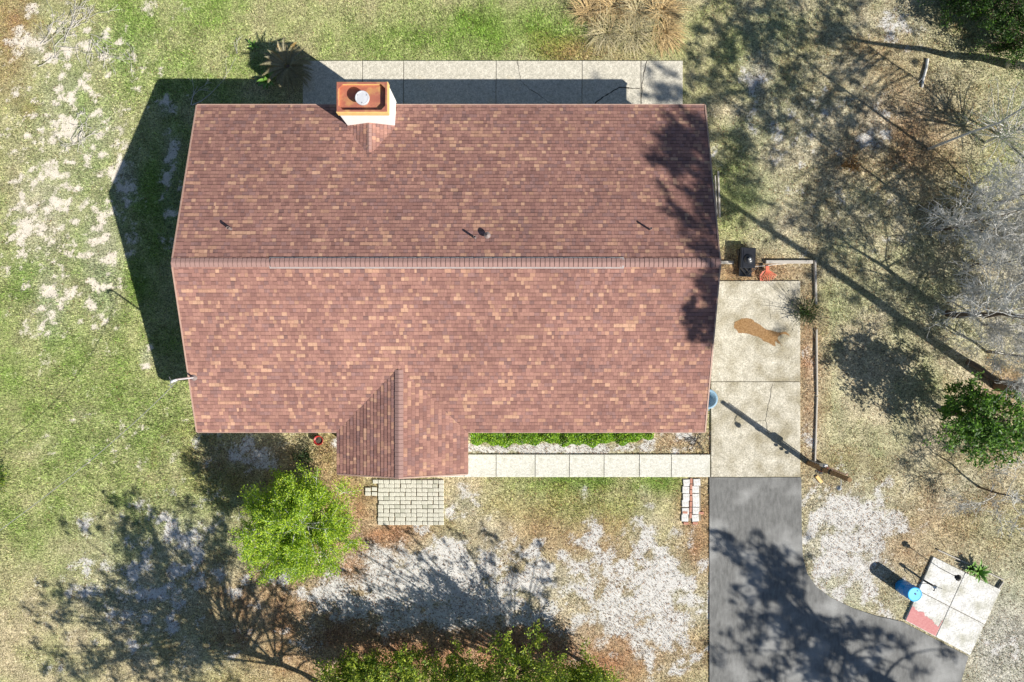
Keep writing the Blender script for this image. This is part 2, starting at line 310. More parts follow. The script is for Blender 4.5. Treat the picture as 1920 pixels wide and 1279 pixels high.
def axis(a, b, st, far):
    mid = np.arange(a, b + st * .5, st); l = -np.geomspace(-a + 1.0, far, 14)[::-1]; r = np.geomspace(b + 1.0, far, 14)
    return np.concatenate([l, mid, r])
gx = axis(-24, 24, 0.11, 420); gy = axis(-17, 17, 0.11, 420)
XX, YY = np.meshgrid(gx, gy, indexing='xy')
gr, br, sa, wh, gs, n1, n2, n3 = zones(XX, YY)
ppx, ppy = topx(XX, YY)
ZZ = (fbm(XX, YY, 0.5, 5, 3) - 0.5) * 0.05 + (n3 - 0.5) * 0.018 - 0.012
ny, nx = XX.shape
V = np.stack([XX, YY, ZZ], -1).reshape(-1, 3)
ii = np.arange(ny * nx).reshape(ny, nx)
Fq = np.stack([ii[:-1, :-1], ii[:-1, 1:], ii[1:, 1:], ii[1:, :-1]], -1).reshape(-1, 4)
m, n, l, b = nt('ground')
def attrn(nm):
    a = n.new('ShaderNodeAttribute'); a.attribute_name = nm; return a
aT = attrn('Turf'); aS = attrn('Sand'); aW = attrn('White')
tc = n.new('ShaderNodeTexCoord')
def nz(sc, det=6, ro=0.6):
    a = n.new('ShaderNodeTexNoise'); a.inputs['Scale'].default_value = sc; a.inputs['Detail'].default_value = det; a.inputs['Roughness'].default_value = ro
    l.new(tc.outputs['Object'], a.inputs['Vector']); return a
def mrange(src, a0, a1, b0, b1):
    r = n.new('ShaderNodeMapRange'); r.inputs[1].default_value = a0; r.inputs[2].default_value = a1; r.inputs[3].default_value = b0; r.inputs[4].default_value = b1
    l.new(src, r.inputs[0]); return r.outputs[0]
def mth(op, a, c):
    q = n.new('ShaderNodeMath'); q.operation = op
    for i, v in enumerate((a, c)):
        if isinstance(v, (int, float)): q.inputs[i].default_value = v
        else: l.new(v, q.inputs[i])
    return q.outputs[0]
f1 = nz(8.0); f2 = nz(20.0, 5, .7); f3 = nz(3.0)
sandf = mrange(mth('ADD', aS.outputs['Fac'], mth('ADD', mth('MULTIPLY', mth('SUBTRACT', f1.outputs[0], 0.5), 1.5), mth('MULTIPLY', mth('SUBTRACT', f2.outputs[0], 0.5), 1.6))), 0.25, 0.8, 0, 1)
tv = mth('MULTIPLY', mrange(f2.outputs[0], 0.34, 0.66, 0.22, 1.65), mrange(f1.outputs[0], 0.3, 0.7, 0.6, 1.35))
vt = n.new('ShaderNodeVectorMath'); vt.operation = 'SCALE'; l.new(aT.outputs['Color'], vt.inputs[0]); l.new(tv, vt.inputs['Scale'])
sm = n.new('ShaderNodeMix'); sm.data_type = 'RGBA'; l.new(aW.outputs['Fac'], sm.inputs[0]); sm.inputs[6].default_value = (0.64, 0.58, 0.48, 1); sm.inputs[7].default_value = (0.56, 0.545, 0.51, 1)
sv = n.new('ShaderNodeVectorMath'); sv.operation = 'SCALE'; l.new(sm.outputs[2], sv.inputs[0])
l.new(mth('MULTIPLY', mrange(f2.outputs[0], 0.3, 0.7, 0.78, 1.15), mrange(f3.outputs[0], 0.3, 0.7, 0.85, 1.1)), sv.inputs['Scale'])
fm = n.new('ShaderNodeMix'); fm.data_type = 'RGBA'; l.new(sandf, fm.inputs[0]); l.new(vt.outputs[0], fm.inputs[6]); l.new(sv.outputs[0], fm.inputs[7])
l.new(fm.outputs[2], b.inputs['Base Color']); setsock(b, Roughness=0.95, Specular_IOR_Level=0.1)
bp = n.new('ShaderNodeBump'); bp.inputs['Strength'].default_value = 0.6; bp.inputs['Distance'].default_value = 0.03; l.new(f2.outputs[0], bp.inputs['Height']); l.new(bp.outputs[0], b.inputs['Normal'])
M['ground'] = m
gme = np_mesh('ground', V, Fq, m, smooth=True)
a = gme.attributes.new('Turf', 'FLOAT_COLOR', 'POINT'); cc = np.ones((ny * nx, 4), np.float32); cc[:, :3] = (turf(gr, br, gs) * (.62 + .76 * fbm(XX, YY, 2.6, 3, 3))[..., None]).reshape(-1, 3); a.data.foreach_set('color', cc.ravel())
for nm, arr in (('Sand', sa), ('White', wh)):
    a = gme.attributes.new(nm, 'FLOAT', 'POINT'); a.data.foreach_set('value', arr.astype(np.float32).ravel())
ground = link('ground', gme); tag(ground, 'sandy lawn of green and dry grass with bare sand patches', 'ground', kind='structure')

# ------------------------------------------------------------------ pavements
def P2(lst, z=0): return [(at(x, y, z).x, at(x, y, z).y) for x, y in lst]
def inset(poly, d):
    n_ = len(poly); cx = sum(p[0] for p in poly) / n_; cy = sum(p[1] for p in poly) / n_; out = []
    ar = sum(poly[i][0] * poly[(i + 1) % n_][1] - poly[(i + 1) % n_][0] * poly[i][1] for i in range(n_))
    sg = 1 if ar > 0 else -1
    for i in range(n_):
        p0 = Vector(poly[i - 1]); p1 = Vector(poly[i]); p2 = Vector(poly[(i + 1) % n_])
        e1 = (p1 - p0).normalized(); e2 = (p2 - p1).normalized()
        n1_ = Vector((-e1.y, e1.x)) * sg; n2_ = Vector((-e2.y, e2.x)) * sg
        bs = (n1_ + n2_); bs = bs / max(0.3, bs.length_squared) * 2
        q = p1 + bs * d; out.append((q.x, q.y))
    return out
def slab(poly_px, mat, parent, z1=0.06, gap=0.011, name='slab'):
    p = inset(P2(poly_px), gap); mb = MB(); c = (sum(q[0] for q in p) / len(p), sum(q[1] for q in p) / len(p), 0)
    zt = z1 + R.uniform(-.003, .003); pi = inset(p, 0.012); nn = len(p)
    if sum(p[i][0] * p[(i + 1) % nn][1] - p[(i + 1) % nn][0] * p[i][1] for i in range(nn)) < 0: p = p[::-1]; pi = pi[::-1]
    vs_ = [(x, y, -0.1) for x, y in p] + [(x, y, zt - .008) for x, y in p] + [(x, y, zt) for x, y in pi]
    fs = [tuple(range(2 * nn, 3 * nn))]
    for r_ in range(2):
        for i in range(nn): j = (i + 1) % nn; fs.append((r_ * nn + i, r_ * nn + j, r_ * nn + nn + j, r_ * nn + nn + i))
    mb._add(vs_, fs)
    return mb.build(name, mat, parent, origin=c)
def setting(name, label, cat):
    return tag(empty(name), label, cat, kind='structure')
def bed(name, poly, parent, z=0.012, mat='joint', gr_=0.0):
    mb = MB(); p = P2(poly); p = inset(p, gr_); mb.prism(p, -0.08, z); return mb.build(name, M[mat], parent)
patio = setting('back_patio', 'long narrow concrete patio behind the house along the lawn', 'patio')
xs = [568, 680, 757, 930, 1091, 1201, 1280]
for x0, x1 in zip(xs[:-1], xs[1:]): slab([(x0, 115), (x1, 115), (x1, 262), (x0, 262)], M['patio'], patio)
bed('joint_bed', [(570, 117), (1278, 117), (1278, 260), (570, 260)], patio)
drive = setting('concrete_driveway', 'pale concrete driveway apron beside the house', 'driveway')
dr1 = slab([(1332, 527), (1500, 527), (1500, 716), (1332, 716)], M['concrete'], drive)
dr2 = slab([(1332, 716), (1500, 716), (1500, 894.6), (1332, 894.6)], M['concrete'], drive)
bed('joint_bed', [(1334, 529), (1498, 529), (1498, 893), (1334, 893)], drive)
walk = setting('front_walk', 'pale concrete walk of square slabs in front of the house', 'path')
xs = [684, 748, 812, 870, 930, 1003, 1067, 1132, 1198, 1258, 1331]
for x0, x1 in zip(xs[:-1], xs[1:]): slab([(x0, 852), (x1, 852), (x1, 895), (x0, 895)], M['walk'], walk)
bed('joint_bed', [(686, 854), (1329, 854), (1329, 893), (686, 893)], walk)
pad = setting('corner_pad', 'square concrete pad of four slabs, one half pink', 'pad')
A, B, C_, D = [Vector(p) for p in PAD]
mAB = A.lerp(B, .47); mDC = D.lerp(C_, .47); mAD = A.lerp(D, .53); mBC = B.lerp(C_, .53); cen = mAB.lerp(mDC, .53)
for q in ((A, mAB, cen, mAD), (mAB, B, mBC, cen), (cen, mBC, C_, mDC)): slab([(v.x, v.y) for v in q], M['pad'], pad, z1=0.075)
pk = slab([(v.x, v.y) for v in (mAD, cen, mDC, D)], M['pad'], pad, z1=0.075); pk['label'] = 'slab half covered in worn pink paint'
bed('joint_bed', [tuple(v) for v in (A, B, C_, D)], pad, gr_=0.03)
def film_mat(name, c1, c2, soft=.9):
    m, n, l, b = nt(name); at_ = n.new('ShaderNodeAttribute'); at_.attribute_name = 'Edge'
    tc = n.new('ShaderNodeTexCoord'); a = n.new('ShaderNodeTexNoise'); a.inputs['Scale'].default_value = 15; a.inputs['Detail'].default_value = 8; a.inputs['Roughness'].default_value = .7; l.new(tc.outputs['Object'], a.inputs['Vector'])
    r = n.new('ShaderNodeValToRGB'); r.color_ramp.elements[0].position = .35; r.color_ramp.elements[1].position = .65; r.color_ramp.elements[0].color = (*c1, 1); r.color_ramp.elements[1].color = (*c2, 1); l.new(a.outputs[0], r.inputs[0]); l.new(r.outputs[0], b.inputs['Base Color']); setsock(b, Roughness=.9, Specular_IOR_Level=.15)
    ad = n.new('ShaderNodeMath'); ad.operation = 'MULTIPLY_ADD'; l.new(a.outputs[0], ad.inputs[0]); ad.inputs[1].default_value = 2.4; ad.inputs[2].default_value = -1.2
    ad2 = n.new('ShaderNodeMath'); ad2.operation = 'ADD'; l.new(ad.outputs[0], ad2.inputs[0]); l.new(at_.outputs['Fac'], ad2.inputs[1])
    mr = n.new('ShaderNodeMapRange'); mr.inputs[1].default_value = .12; mr.inputs[2].default_value = .55; mr.inputs[4].default_value = soft; l.new(ad2.outputs[0], mr.inputs[0])
    tr = n.new('ShaderNodeBsdfTransparent'); ms = n.new('ShaderNodeMixShader'); l.new(mr.outputs[0], ms.inputs[0]); l.new(tr.outputs[0], ms.inputs[1]); l.new(b.outputs[0], ms.inputs[2]); l.new(ms.outputs[0], n['Material Output'].inputs['Surface'])
    return m
M['rust'] = film_mat('rust_stain', (0.20, 0.095, 0.03), (0.42, 0.26, 0.12), .78); M['pink'] = film_mat('pink_paint', (0.52, 0.20, 0.20), (0.62, 0.30, 0.28), .85)
def sheet(name, pts_px, z, mat, parent, ins=.035, st=.014):
    """thin worn film lying on a slab, thinning out towards its outline"""
    base = Vector(parent.location); P = np.array([(at(x, y).x - base.x, at(x, y).y - base.y) for x, y in pts_px])
    lo = P.min(0) - st; hi = P.max(0) + st; xs_ = np.arange(lo[0], hi[0] + st, st); ys_ = np.arange(lo[1], hi[1] + st, st); X_, Y_ = np.meshgrid(xs_, ys_)
    ins_ = inpoly(X_, Y_, [tuple(p) for p in P]); d = np.full(X_.shape, 9.0)
    for k in range(len(P)):
        a_ = P[k]; b_ = P[(k + 1) % len(P)]; ab = b_ - a_; t = np.clip(((X_ - a_[0]) * ab[0] + (Y_ - a_[1]) * ab[1]) / max(1e-9, ab @ ab), 0, 1)
        d = np.minimum(d, np.hypot(X_ - a_[0] - t * ab[0], Y_ - a_[1] - t * ab[1]))
    e = np.where(ins_, np.clip(.25 + d / ins, 0, 1), 0.0); ii_ = np.arange(X_.size).reshape(X_.shape)
    q = np.stack([ii_[:-1, :-1], ii_[:-1, 1:], ii_[1:, 1:], ii_[1:, :-1]], -1).reshape(-1, 4); ok = ins_.ravel()[q].any(1); q = q[ok]
    used = np.unique(q); mp_ = np.zeros(X_.size, int); mp_[used] = np.arange(len(used))
    me = np_mesh(name, np.stack([X_.ravel()[used], Y_.ravel()[used], np.full(len(used), z)], 1), mp_[q], mat)
    a = me.attributes.new('Edge', 'FLOAT', 'POINT'); a.data.foreach_set('value', e.ravel()[used].astype(np.float32)); return link(name, me, parent)
def edge_pts(a, b_, n_, amp):
    o = []
    for i in range(n_ + 1):
        t = i / n_; p = Vector(a).lerp(Vector(b_), t); o.append((p.x + R.uniform(-amp, amp), p.y + R.uniform(-amp, amp)))
    return o
lowp = [D.lerp(mDC, t).lerp(cen.lerp(mAD, 1 - t), .02) for t in np.linspace(.015, .985, 25)]
hip = [D.lerp(mDC, t).lerp(mAD.lerp(cen, t), .50 - .16 * t + R.uniform(-.05, .05) + (.34 if t > .95 else 0)) for t in np.linspace(.985, .015, 25)]
pink_pts = [(v.x, v.y) for v in lowp] + [(v.x, v.y) for v in hip]
sheet('paint_film', pink_pts, 0.083, M['pink'], pk)
st = [(290, 530), (330, 512), (385, 515), (430, 545), (470, 575), (530, 590), (575, 585), (600, 610), (612, 632), (590, 607), (560, 600), (537, 612), (532, 630), (557, 668), (530, 650), (517, 642), (521, 670), (490, 655), (450, 640), (420, 615), (370, 600), (310, 595), (285, 565)]
st2 = []
for i in range(len(st)):
    p, q = st[i], st[(i + 1) % len(st)]; st2.append(p); st2.append(((p[0] + q[0]) / 2 + R.uniform(-4, 4), (p[1] + q[1]) / 2 + R.uniform(-3, 3)))
s_ = sheet('rust_stain', [(1280 + x / 3, 427 + y / 3) for x, y in st2], 0.068, M['rust'], dr1); s_['label'] = 'rust brown stain with ragged tails'
def crack(pts_px, parent, z, w=0.009, name='crack'):
    mb = MB(); base = Vector(parent.location); pts = []
    for i in range(len(pts_px) - 1):
        a_, b_ = Vector(pts_px[i]), Vector(pts_px[i + 1]); k = max(2, int((b_ - a_).length / 5))
        for j in range(k):
            p = a_.lerp(b_, j / k); pts.append(at(p.x + R.uniform(-1, 1), p.y + R.uniform(-1, 1)))
    pts.append(at(*pts_px[-1]))
    for i in range(len(pts) - 1):
        d = (pts[i + 1] - pts[i]); d.z = 0
        if d.length < 1e-4: continue
        nn_ = Vector((-d.y, d.x, 0)).normalized() * w * R.uniform(.6, 1.5)
        q = [pts[i] - nn_, pts[i + 1] - nn_, pts[i + 1] + nn_, pts[i] + nn_]
        mb.poly([(v.x - base.x, v.y - base.y, z) for v in q])
    return mb.build(name, M['crack'], parent)
PS = [o for o in patio.children if o.name.startswith('slab')]
crack([(970, 115), (976, 152), (990, 167), (1010, 180), (1026, 192), (1040, 197)], PS[3], 0.067, 0.008)
crack([(1115, 195), (1135, 180), (1160, 165), (1185, 167), (1199, 168)], PS[4], 0.067, 0.02)
crack([(1212, 117), (1206, 140), (1203, 165), (1202, 196)], PS[5], 0.067, 0.012)
crack([(1447, 720), (1441, 755), (1434, 788), (1440, 815)], dr2, 0.067, 0.006)
crack([(1434, 788), (1418, 790), (1402, 800)], dr2, 0.067, 0.004)
crack([(1440, 560), (1444, 600)], dr1, 0.067, 0.003)
asp = MB(); asp.prism(P2(ASPH), -0.1, 0.03); asp_o = asp.build('asphalt_drive', M['asphalt']); tag(asp_o, 'grey asphalt drive curving away from the concrete apron', 'driveway', kind='structure')
# pavers
pv = setting('paver_patio', 'small patio of pale tumbled paver blocks below the gable', 'patio')
bed('joint_bed', [(709, 899), (826, 899), (826, 985), (709, 985)], pv, z=0.02)
pme = {}
for k in range(6):
    w = [.205, .19, .215, .2, .21, .195][k]; mb = MB(); mb.bbox((0, 0, 0.02), (w, .145, .08), bev=0.012)
    pme[k] = mb.mesh('paver', M['paver_dark'] if k == 5 else M['paver'])
cw, ch = 10.3, 7.75
for r_ in range(11):
    xoff = 0
    for c_ in range(-1, 12):
        if c_ == -1 and r_ > 0: continue
        x = 709 + (c_ + .5 + (.0 if c_ in (-1, 11) else R.uniform(-.12, .12) if r_ % 2 else .0)) * cw; y = 899.5 + (r_ + .5) * ch
        if c_ == 11 and R.random() < .12 and r_ > 7: continue
        p = at(x + R.uniform(-.4, .4), y + R.uniform(-.3, .3)); o = link('paver', pme[R.choice([0, 1, 2, 3, 4, 5, 0, 1])], pv)
        o.location = (p.x, p.y, R.uniform(-.006, .008)); o.rotation_euler = (R.uniform(-.01, .01), R.uniform(-.01, .01), R.uniform(-.04, .04))
for i, (x, y) in enumerate([(690, 918), (702, 917), (690, 926), (702, 926)]):
    p = at(x, y); o = link('paver', pme[i % 5], pv); o.location = (p.x, p.y, 0); o.rotation_euler = (0, 0, R.uniform(-.05, .05))
# stepping path of white blocks and bricks
sp = setting('step_path', 'short path of white square blocks with brick strips', 'path')
bed('joint_bed', [(1280, 898), (1314, 898), (1314, 977), (1279, 977)], sp, z=0.004, gr_=0.0)
mbk = MB(); mbk.bbox((0, 0, 0.005), (.275, .268, .08), bev=0.012); stepm = mbk.mesh('step_block', M['step'])
mbk = MB(); mbk.bbox((0, 0, 0.02), (.095, .2, .08), bev=0.008); brm = mbk.mesh('brick', M['brick'])
for r_ in range(6):
    for c_, x in enumerate((1286, 1304)):
        p = at(x + R.uniform(-1.2, 1.2) - r_ * .25 + (1 if c_ else 0), 905 + r_ * 13.3 + R.uniform(-.8, .8)); o = link('step_block', stepm, sp); o.location = (p.x, p.y, R.uniform(-.008, .008)); o.rotation_euler = (0, 0, R.uniform(-.07, .07))
for r_ in range(7):
    p = at(1295.5 - r_ * .25, 902 + r_ * 10.8); o = link('brick', brm, sp); o.location = (p.x, p.y, R.uniform(-.012, .004)); o.rotation_euler = (0, 0, R.uniform(-.06, .06))
for c_, (x, y) in enumerate([(1286, 981.5), (1303, 981), (1284, 961), (1314, 962)]):
    p = at(x, y); o = link('brick', brm, sp); o.location = (p.x, p.y, -.01); o.rotation_euler = (0, 0, math.pi / 2 + R.uniform(-.1, .1))

# ------------------------------------------------------------------ house
house = tag(empty('house', (0, 0, 0)), 'long white house under a reddish brown shingle gable roof', 'house')
t_ = 0.16
rf = MB()
def roofprism(mb, prof, ax, a0, a1):
    """extrude a closed roof profile (s, z) along axis"""
    n_ = len(prof); vs_ = []
    for q in (a0, a1):
        for s, z in prof: vs_.append((q, s, z) if ax == 'x' else (s, q, z))
    fs = [tuple(range(n_ - 1, -1, -1)), tuple(range(n_, 2 * n_))] + [(i, (i + 1) % n_, n_ + (i + 1) % n_, n_ + i) for i in range(n_)]
    if ax == 'y': fs = [f[::-1] for f in fs]
    mb._add(vs_, fs)
roofprism(rf, [(HY0, ZE - t_), (HY1, ZE - t_), (HY1, ZE - .02), (YR, ZR - .02), (HY0, ZE - .02)], 'x', HX0, HX1)
roofprism(rf, [(WX0, ZE - t_ - .004), (WX1, ZE - t_ - .004), (WX1, ZE - .02), (WXR, ZW - .02), (WX0, ZE - .02)], 'y', WY, YR - 3.3)
roof = rf.build('roof', M['deck'], house)
# fascia and rake boards
def board(name, a_, b_, h_, th, mat):
    a_ = Vector(a_); b_ = Vector(b_); d = b_ - a_; L_ = d.length; d.normalize(); up = Vector((0, 0, 1)); up = (up - d * up.dot(d)).normalized(); sd = d.cross(up)
    Mx = Matrix((d, sd, up)).transposed(); mb = MB(); mb.box((a_ + b_) / 2, (L_, th, h_), M=Mx); return mb.build(name, mat, house)
fo = 0.013
board('fascia', (HX0, HY1 + fo, ZE - .10), (HX1, HY1 + fo, ZE - .10), .17, .022, M['fascia'])
board('fascia', (HX0, HY0 - fo, ZE - .10), (WX0, HY0 - fo, ZE - .10), .17, .022, M['fascia'])
board('fascia', (WX1, HY0 - fo, ZE - .10), (HX1, HY0 - fo, ZE - .10), .17, .022, M['fascia'])
board('fascia', (WX0 - fo, WY, ZE - .10), (WX0 - fo, HY0 - .03, ZE - .10), .17, .022, M['fascia'])
board('fascia', (WX1 + fo, WY, ZE - .10), (WX1 + fo, HY0 - .03, ZE - .10), .17, .022, M['fascia'])
for X_ in (HX0 - fo, HX1 + fo):
    for Y_ in (HY0, HY1): board('rake_board', (X_, Y_, ZE - .09), (X_, YR, ZR - .09), .17, .022, M['fascia'])
for X_ in (WX0, WX1): board('rake_board', (X_, WY - fo, ZE - .09), (WXR, WY - fo, ZW - .09), .17, .022, M['fascia'])
M['drip'] = noise_mat('drip_edge', (0.34, 0.22, 0.17), (0.42, 0.28, 0.22), 6.0, .5)
for X_ in (HX0 - .012, HX1 + .012):
    for Y_ in (HY0, HY1): board('drip_edge', (X_, Y_, ZE + .016), (X_, YR, ZR + .016), .014, .05, M['drip'])
for a_, b_ in (((HX0, HY1 + .012), (HX1, HY1 + .012)), ((HX0, HY0 - .012), (WX0 - .03, HY0 - .012)), ((WX1 + .03, HY0 - .012), (HX1, HY0 - .012))): board('drip_edge', (*a_, ZE + .004), (*b_, ZE + .004), .012, .04, M['drip'])
for X_ in (WX0, WX1): board('drip_edge', (X_, WY - .012, ZE + .016), (WXR, WY - .012, ZW + .016), .014, .05, M['drip'])
# walls
wl_ = MB(); wt = ZE - t_ - .01
wx0, wx1, wy0, wy1 = HX0 + .32, HX1 - .32, HY0 + .45, HY1 - .45
wl_.prism([(wx0, wy0), (wx1, wy0), (wx1, wy1), (wx0, wy1)], -0.1, wt)
wl_.prism([(WX0 + .35, WY + .3), (WX1 - .35, WY + .3), (WX1 - .35, wy0 + .1), (WX0 + .35, wy0 + .1)], -0.1, wt - .006)
wall = wl_.build('wall', M['siding'], house)
# lap siding boards on the four sides
for z in np.arange(0.22, wt - .1, .2):
    for a_, b_ in (((wx0, wy0 - .008), (WX0 + .33, wy0 - .008)), ((WX1 - .33, wy0 - .008), (wx1, wy0 - .008)), ((wx0, wy1 + .008), (wx1, wy1 + .008)), ((wx0 - .008, wy0), (wx0 - .008, wy1)), ((wx1 + .008, wy0), (wx1 + .008, wy1)), ((WX0 + .34, WY + .292), (WX1 - .34, WY + .292))):
        a_ = Vector((*a_, z + .1)); b_ = Vector((*b_, z + .1)); d = b_ - a_; mb = MB(); L_ = d.length
        mb.box((0, 0, 0), (L_, .014, .19)); o = mb.build('siding_board', M['siding'], wall); o.location = (a_ + b_) / 2; o.rotation_euler = (math.radians(0), 0, math.atan2(d.y, d.x))
for gx_ in (wx0 - .004, wx1 + .004):
    mb = MB(); hh = (YR - wy0) * SL; mb._add([(gx_, wy0, wt - .01), (gx_, wy1, wt - .01), (gx_, YR, wt + hh - .05)], [(0, 1, 2)]); mb.build('gable_panel', M['siding'], wall)
mb = MB(); mb._add([(WX0 + .35, WY + .297, wt - .01), (WX1 - .35, WY + .297, wt - .01), (WXR, WY + .297, wt + .6)], [(0, 1, 2)]); mb.build('gable_panel', M['siding'], wall)
def window(c, w, h, nrm):
    ax = Vector((-nrm[1], nrm[0], 0)); N = Vector((*nrm, 0)); rz = math.atan2(ax.y, ax.x); c = Vector(c)
    mb = MB()
    for dx, dz, ww, hh in ((-w / 2, 0, .08, h), (w / 2, 0, .08, h), (0, h / 2 - .001, w + .2, .09), (0, -h / 2 + .001, w + .24, .09), (0, 0, w - .08, .05)):
        mb.box(c + ax * dx + Vector((0, 0, dz)) + N * .03, (ww, .05, hh), rz=rz)
    fr = mb.build('window', M['white'], house); pb = MB(); pb.box(c + N * .018, (w - .04, .012, h - .04), rz=rz); pb.build('pane', M['glass'], fr)
for x in (-9.3, -7.4, -.9, 1.6, 4.6): window((x, wy1, 1.45), 1.1, 1.1, (0, 1))
for x in (-9.2, .2, 2.6, 5.2): window((x, wy0, 1.45), 1.2, 1.1, (0, -1))
for y in (5.6, -.4): window((wx0, y, 1.45), .9, 1.0, (-1, 0))
window((wx1, 5.6, 1.45), .9, 1.0, (1, 0)); window((-4.9, WY + .3, 1.35), .9, 1.1, (0, -1))
dm = MB(); dm.box((-3.2, WY + .28, 1.06), (.95, .06, 2.05)); dr_ = dm.build('door', M['door'], house); dm = MB(); dm.lathe([(0.001, -.03), (.03, -.02), (.03, .02), (.001, .03)], (-2.83, WY + .23, 1.0), 10); dm.build('door_handle', M['grey_metal'], dr_)

# shingles
PAL = np.array([(0.175, 0.092, 0.082), (0.225, 0.118, 0.10), (0.265, 0.142, 0.116), (0.285, 0.155, 0.124), (0.20, 0.118, 0.112), (0.37, 0.212, 0.145), (0.43, 0.262, 0.175), (0.15, 0.09, 0.088)])
PAL = PAL * .80 + np.array((0.315, 0.168, 0.128)) * .28
PW = np.array([.15, .24, .21, .14, .11, .085, .045, .04]); PW /= PW.sum()
srng = np.random.default_rng(21)
tabs = []      # (corner quad verts 8, colour, size)
def slope(o, u, v, width, run, skip=None, e=0.136, tk=.008, shade_band=.6):
    o, u, v = Vector(o), Vector(u).normalized(), Vector(v).normalized(); nn_ = u.cross(v)
    if nn_.z < 0: nn_ = -nn_
    rows = int(math.ceil(run / e))
    for r_ in range(rows):
        v0 = r_ * e - 0.012; v1 = min(v0 + e + .03, run); x = -srng.random() * .25; cidx = srng.choice(8, p=PW)
        while x < width:
            w = srng.choice([.08, .11, .13, .15, .18, .23], p=[.14, .24, .26, .2, .12, .04]); x1 = min(x + w, width + .01); x0 = max(x, -.01)
            if srng.random() < .82: cidx = srng.choice(8, p=PW)
            if x1 - x0 > .02:
                cp = o + u * ((x0 + x1) / 2) + v * ((v0 + v1) / 2)
                if not (skip and skip(cp)):
                    t = tk + (.004 if srng.random() < .5 else 0) + srng.random() * .002
                    g_ = .002; lo = -.014
                    q = [o + u * (x0 + g_) + v * v0, o + u * (x1 - g_) + v * v0, o + u * (x1 - g_) + v * v1, o + u * (x0 + g_) + v * v1]
                    bf = max(.3, min(1.0, (v0 + e - (.03 if srng.random() < .6 else .014) - v0) / max(.03, v1 - v0))); hb = t + (.001 - t) * bf
                    tops = [q[0] + nn_ * t, q[1] + nn_ * t, q[2] + nn_ * .001, q[3] + nn_ * .001]; bots = [p + nn_ * lo for p in q] + [q[0].lerp(q[3], bf) + nn_ * hb, q[1].lerp(q[2], bf) + nn_ * hb]
                    cc_ = PAL[cidx] * (0.88 + .24 * srng.random()) * (.86 + .28 * float(fbm(np.array([cp.x]), np.array([cp.y]), .55, 1, 3)[0]))
                    k = F / (H - cp.z); tabs.append((tops + bots, cc_, (x1 - x0) * e * k * k, shade_band))
            x += w
cs = math.sqrt(1 + SL * SL); run = (YR - HY0) * cs
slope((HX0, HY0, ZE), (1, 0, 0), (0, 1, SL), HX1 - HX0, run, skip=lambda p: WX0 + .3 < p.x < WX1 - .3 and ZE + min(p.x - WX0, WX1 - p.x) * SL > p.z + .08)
slope((HX0, HY1, ZE), (1, 0, 0), (0, -1, SL), HX1 - HX0, run, skip=lambda p: -5.8 < p.x < -4.25 and p.y > 7.75, tk=.0045, shade_band=.5)
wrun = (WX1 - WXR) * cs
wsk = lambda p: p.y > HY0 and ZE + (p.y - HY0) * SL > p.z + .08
slope((WX0, WY, ZE), (0, 1, 0), (1, 0, SL), 4.3, wrun, skip=wsk, tk=.017, shade_band=.38)  # strip darkened most here, painting in the shade of this slope
slope((WX1, WY, ZE), (0, 1, 0), (-1, 0, SL), 4.3, wrun, skip=wsk, tk=.004, shade_band=.78)
CX0, CX1, CY0, YK = -5.86, -4.19, 7.69, 6.65; ZC_ = ZE + (HY1 - CY0) * SL + .01; ZT_ = ZE + (HY1 - YK) * SL + .02; XM = (CX0 + CX1) / 2
ksl = (ZT_ - ZC_) / (XM - CX0); krun = (XM - CX0) * math.sqrt(1 + ksl * ksl); ksk = lambda p: ZE + (HY1 - p.y) * SL > p.z + .03
slope((CX0, YK, ZC_ + .022), (0, 1, 0), (1, 0, ksl), CY0 - YK - .01, krun, skip=ksk, tk=.005)
slope((CX1, YK, ZC_ + .022), (0, 1, 0), (-1, 0, ksl), CY0 - YK - .01, krun, skip=ksk, tk=.005)
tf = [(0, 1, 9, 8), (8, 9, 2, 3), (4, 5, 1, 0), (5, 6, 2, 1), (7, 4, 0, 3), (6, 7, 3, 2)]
def tcol(c, k=.5): return [c, c * k, c * .75, c * .8, c * .8, c]  # upper strip: printed band that also paints row shade, deeper on shaded slopes
order = sorted(range(len(tabs)), key=lambda i: -tabs[i][2]); big = set(order[:300])
vv = []; ff = []; fc = []
for i, (pts, c_, a_, k_) in enumerate(tabs):
    if i in big:
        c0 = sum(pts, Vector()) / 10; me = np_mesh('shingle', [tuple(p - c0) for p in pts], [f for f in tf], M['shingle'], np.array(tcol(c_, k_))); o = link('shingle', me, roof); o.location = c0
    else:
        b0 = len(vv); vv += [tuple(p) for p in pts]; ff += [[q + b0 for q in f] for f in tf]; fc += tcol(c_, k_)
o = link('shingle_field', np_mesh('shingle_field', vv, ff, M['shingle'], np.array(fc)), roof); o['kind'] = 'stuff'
# ridge caps and ridge vent
def capmesh(hw, ln, t0, t1, sl):
    mb = MB(); zt = lambda s: -abs(s) * sl
    v_ = []
    for xx, t in ((0, t1), (ln, t0)):
        for s in (-hw, -hw * .25, 0, hw * .25, hw): v_.append((xx, s, (zt(s) if abs(s) > .001 else -hw * .25 * sl * .45) + t))
    for xx, t in ((0, t1), (ln, t0)):
        for s in (-hw, hw): v_.append((xx, s, zt(s) - .01))
    fs = [(i, i + 5, i + 6, i + 1) for i in range(4)] + [(0, 1, 2, 3, 4, 11, 10), (9, 8, 7, 6, 5, 12, 13), (10, 12, 5, 0), (4, 9, 13, 11)]
    mb._add(v_, [f[::-1] for f in fs]); return mb.mesh('ridge_cap', M['cap'])
cm = [capmesh(.15, .141, .024, .032, SL)]
vx0, vx1 = at(505, 0, ZR).x, at(1170, 0, ZR).x
x = HX0 - .02; i = 0
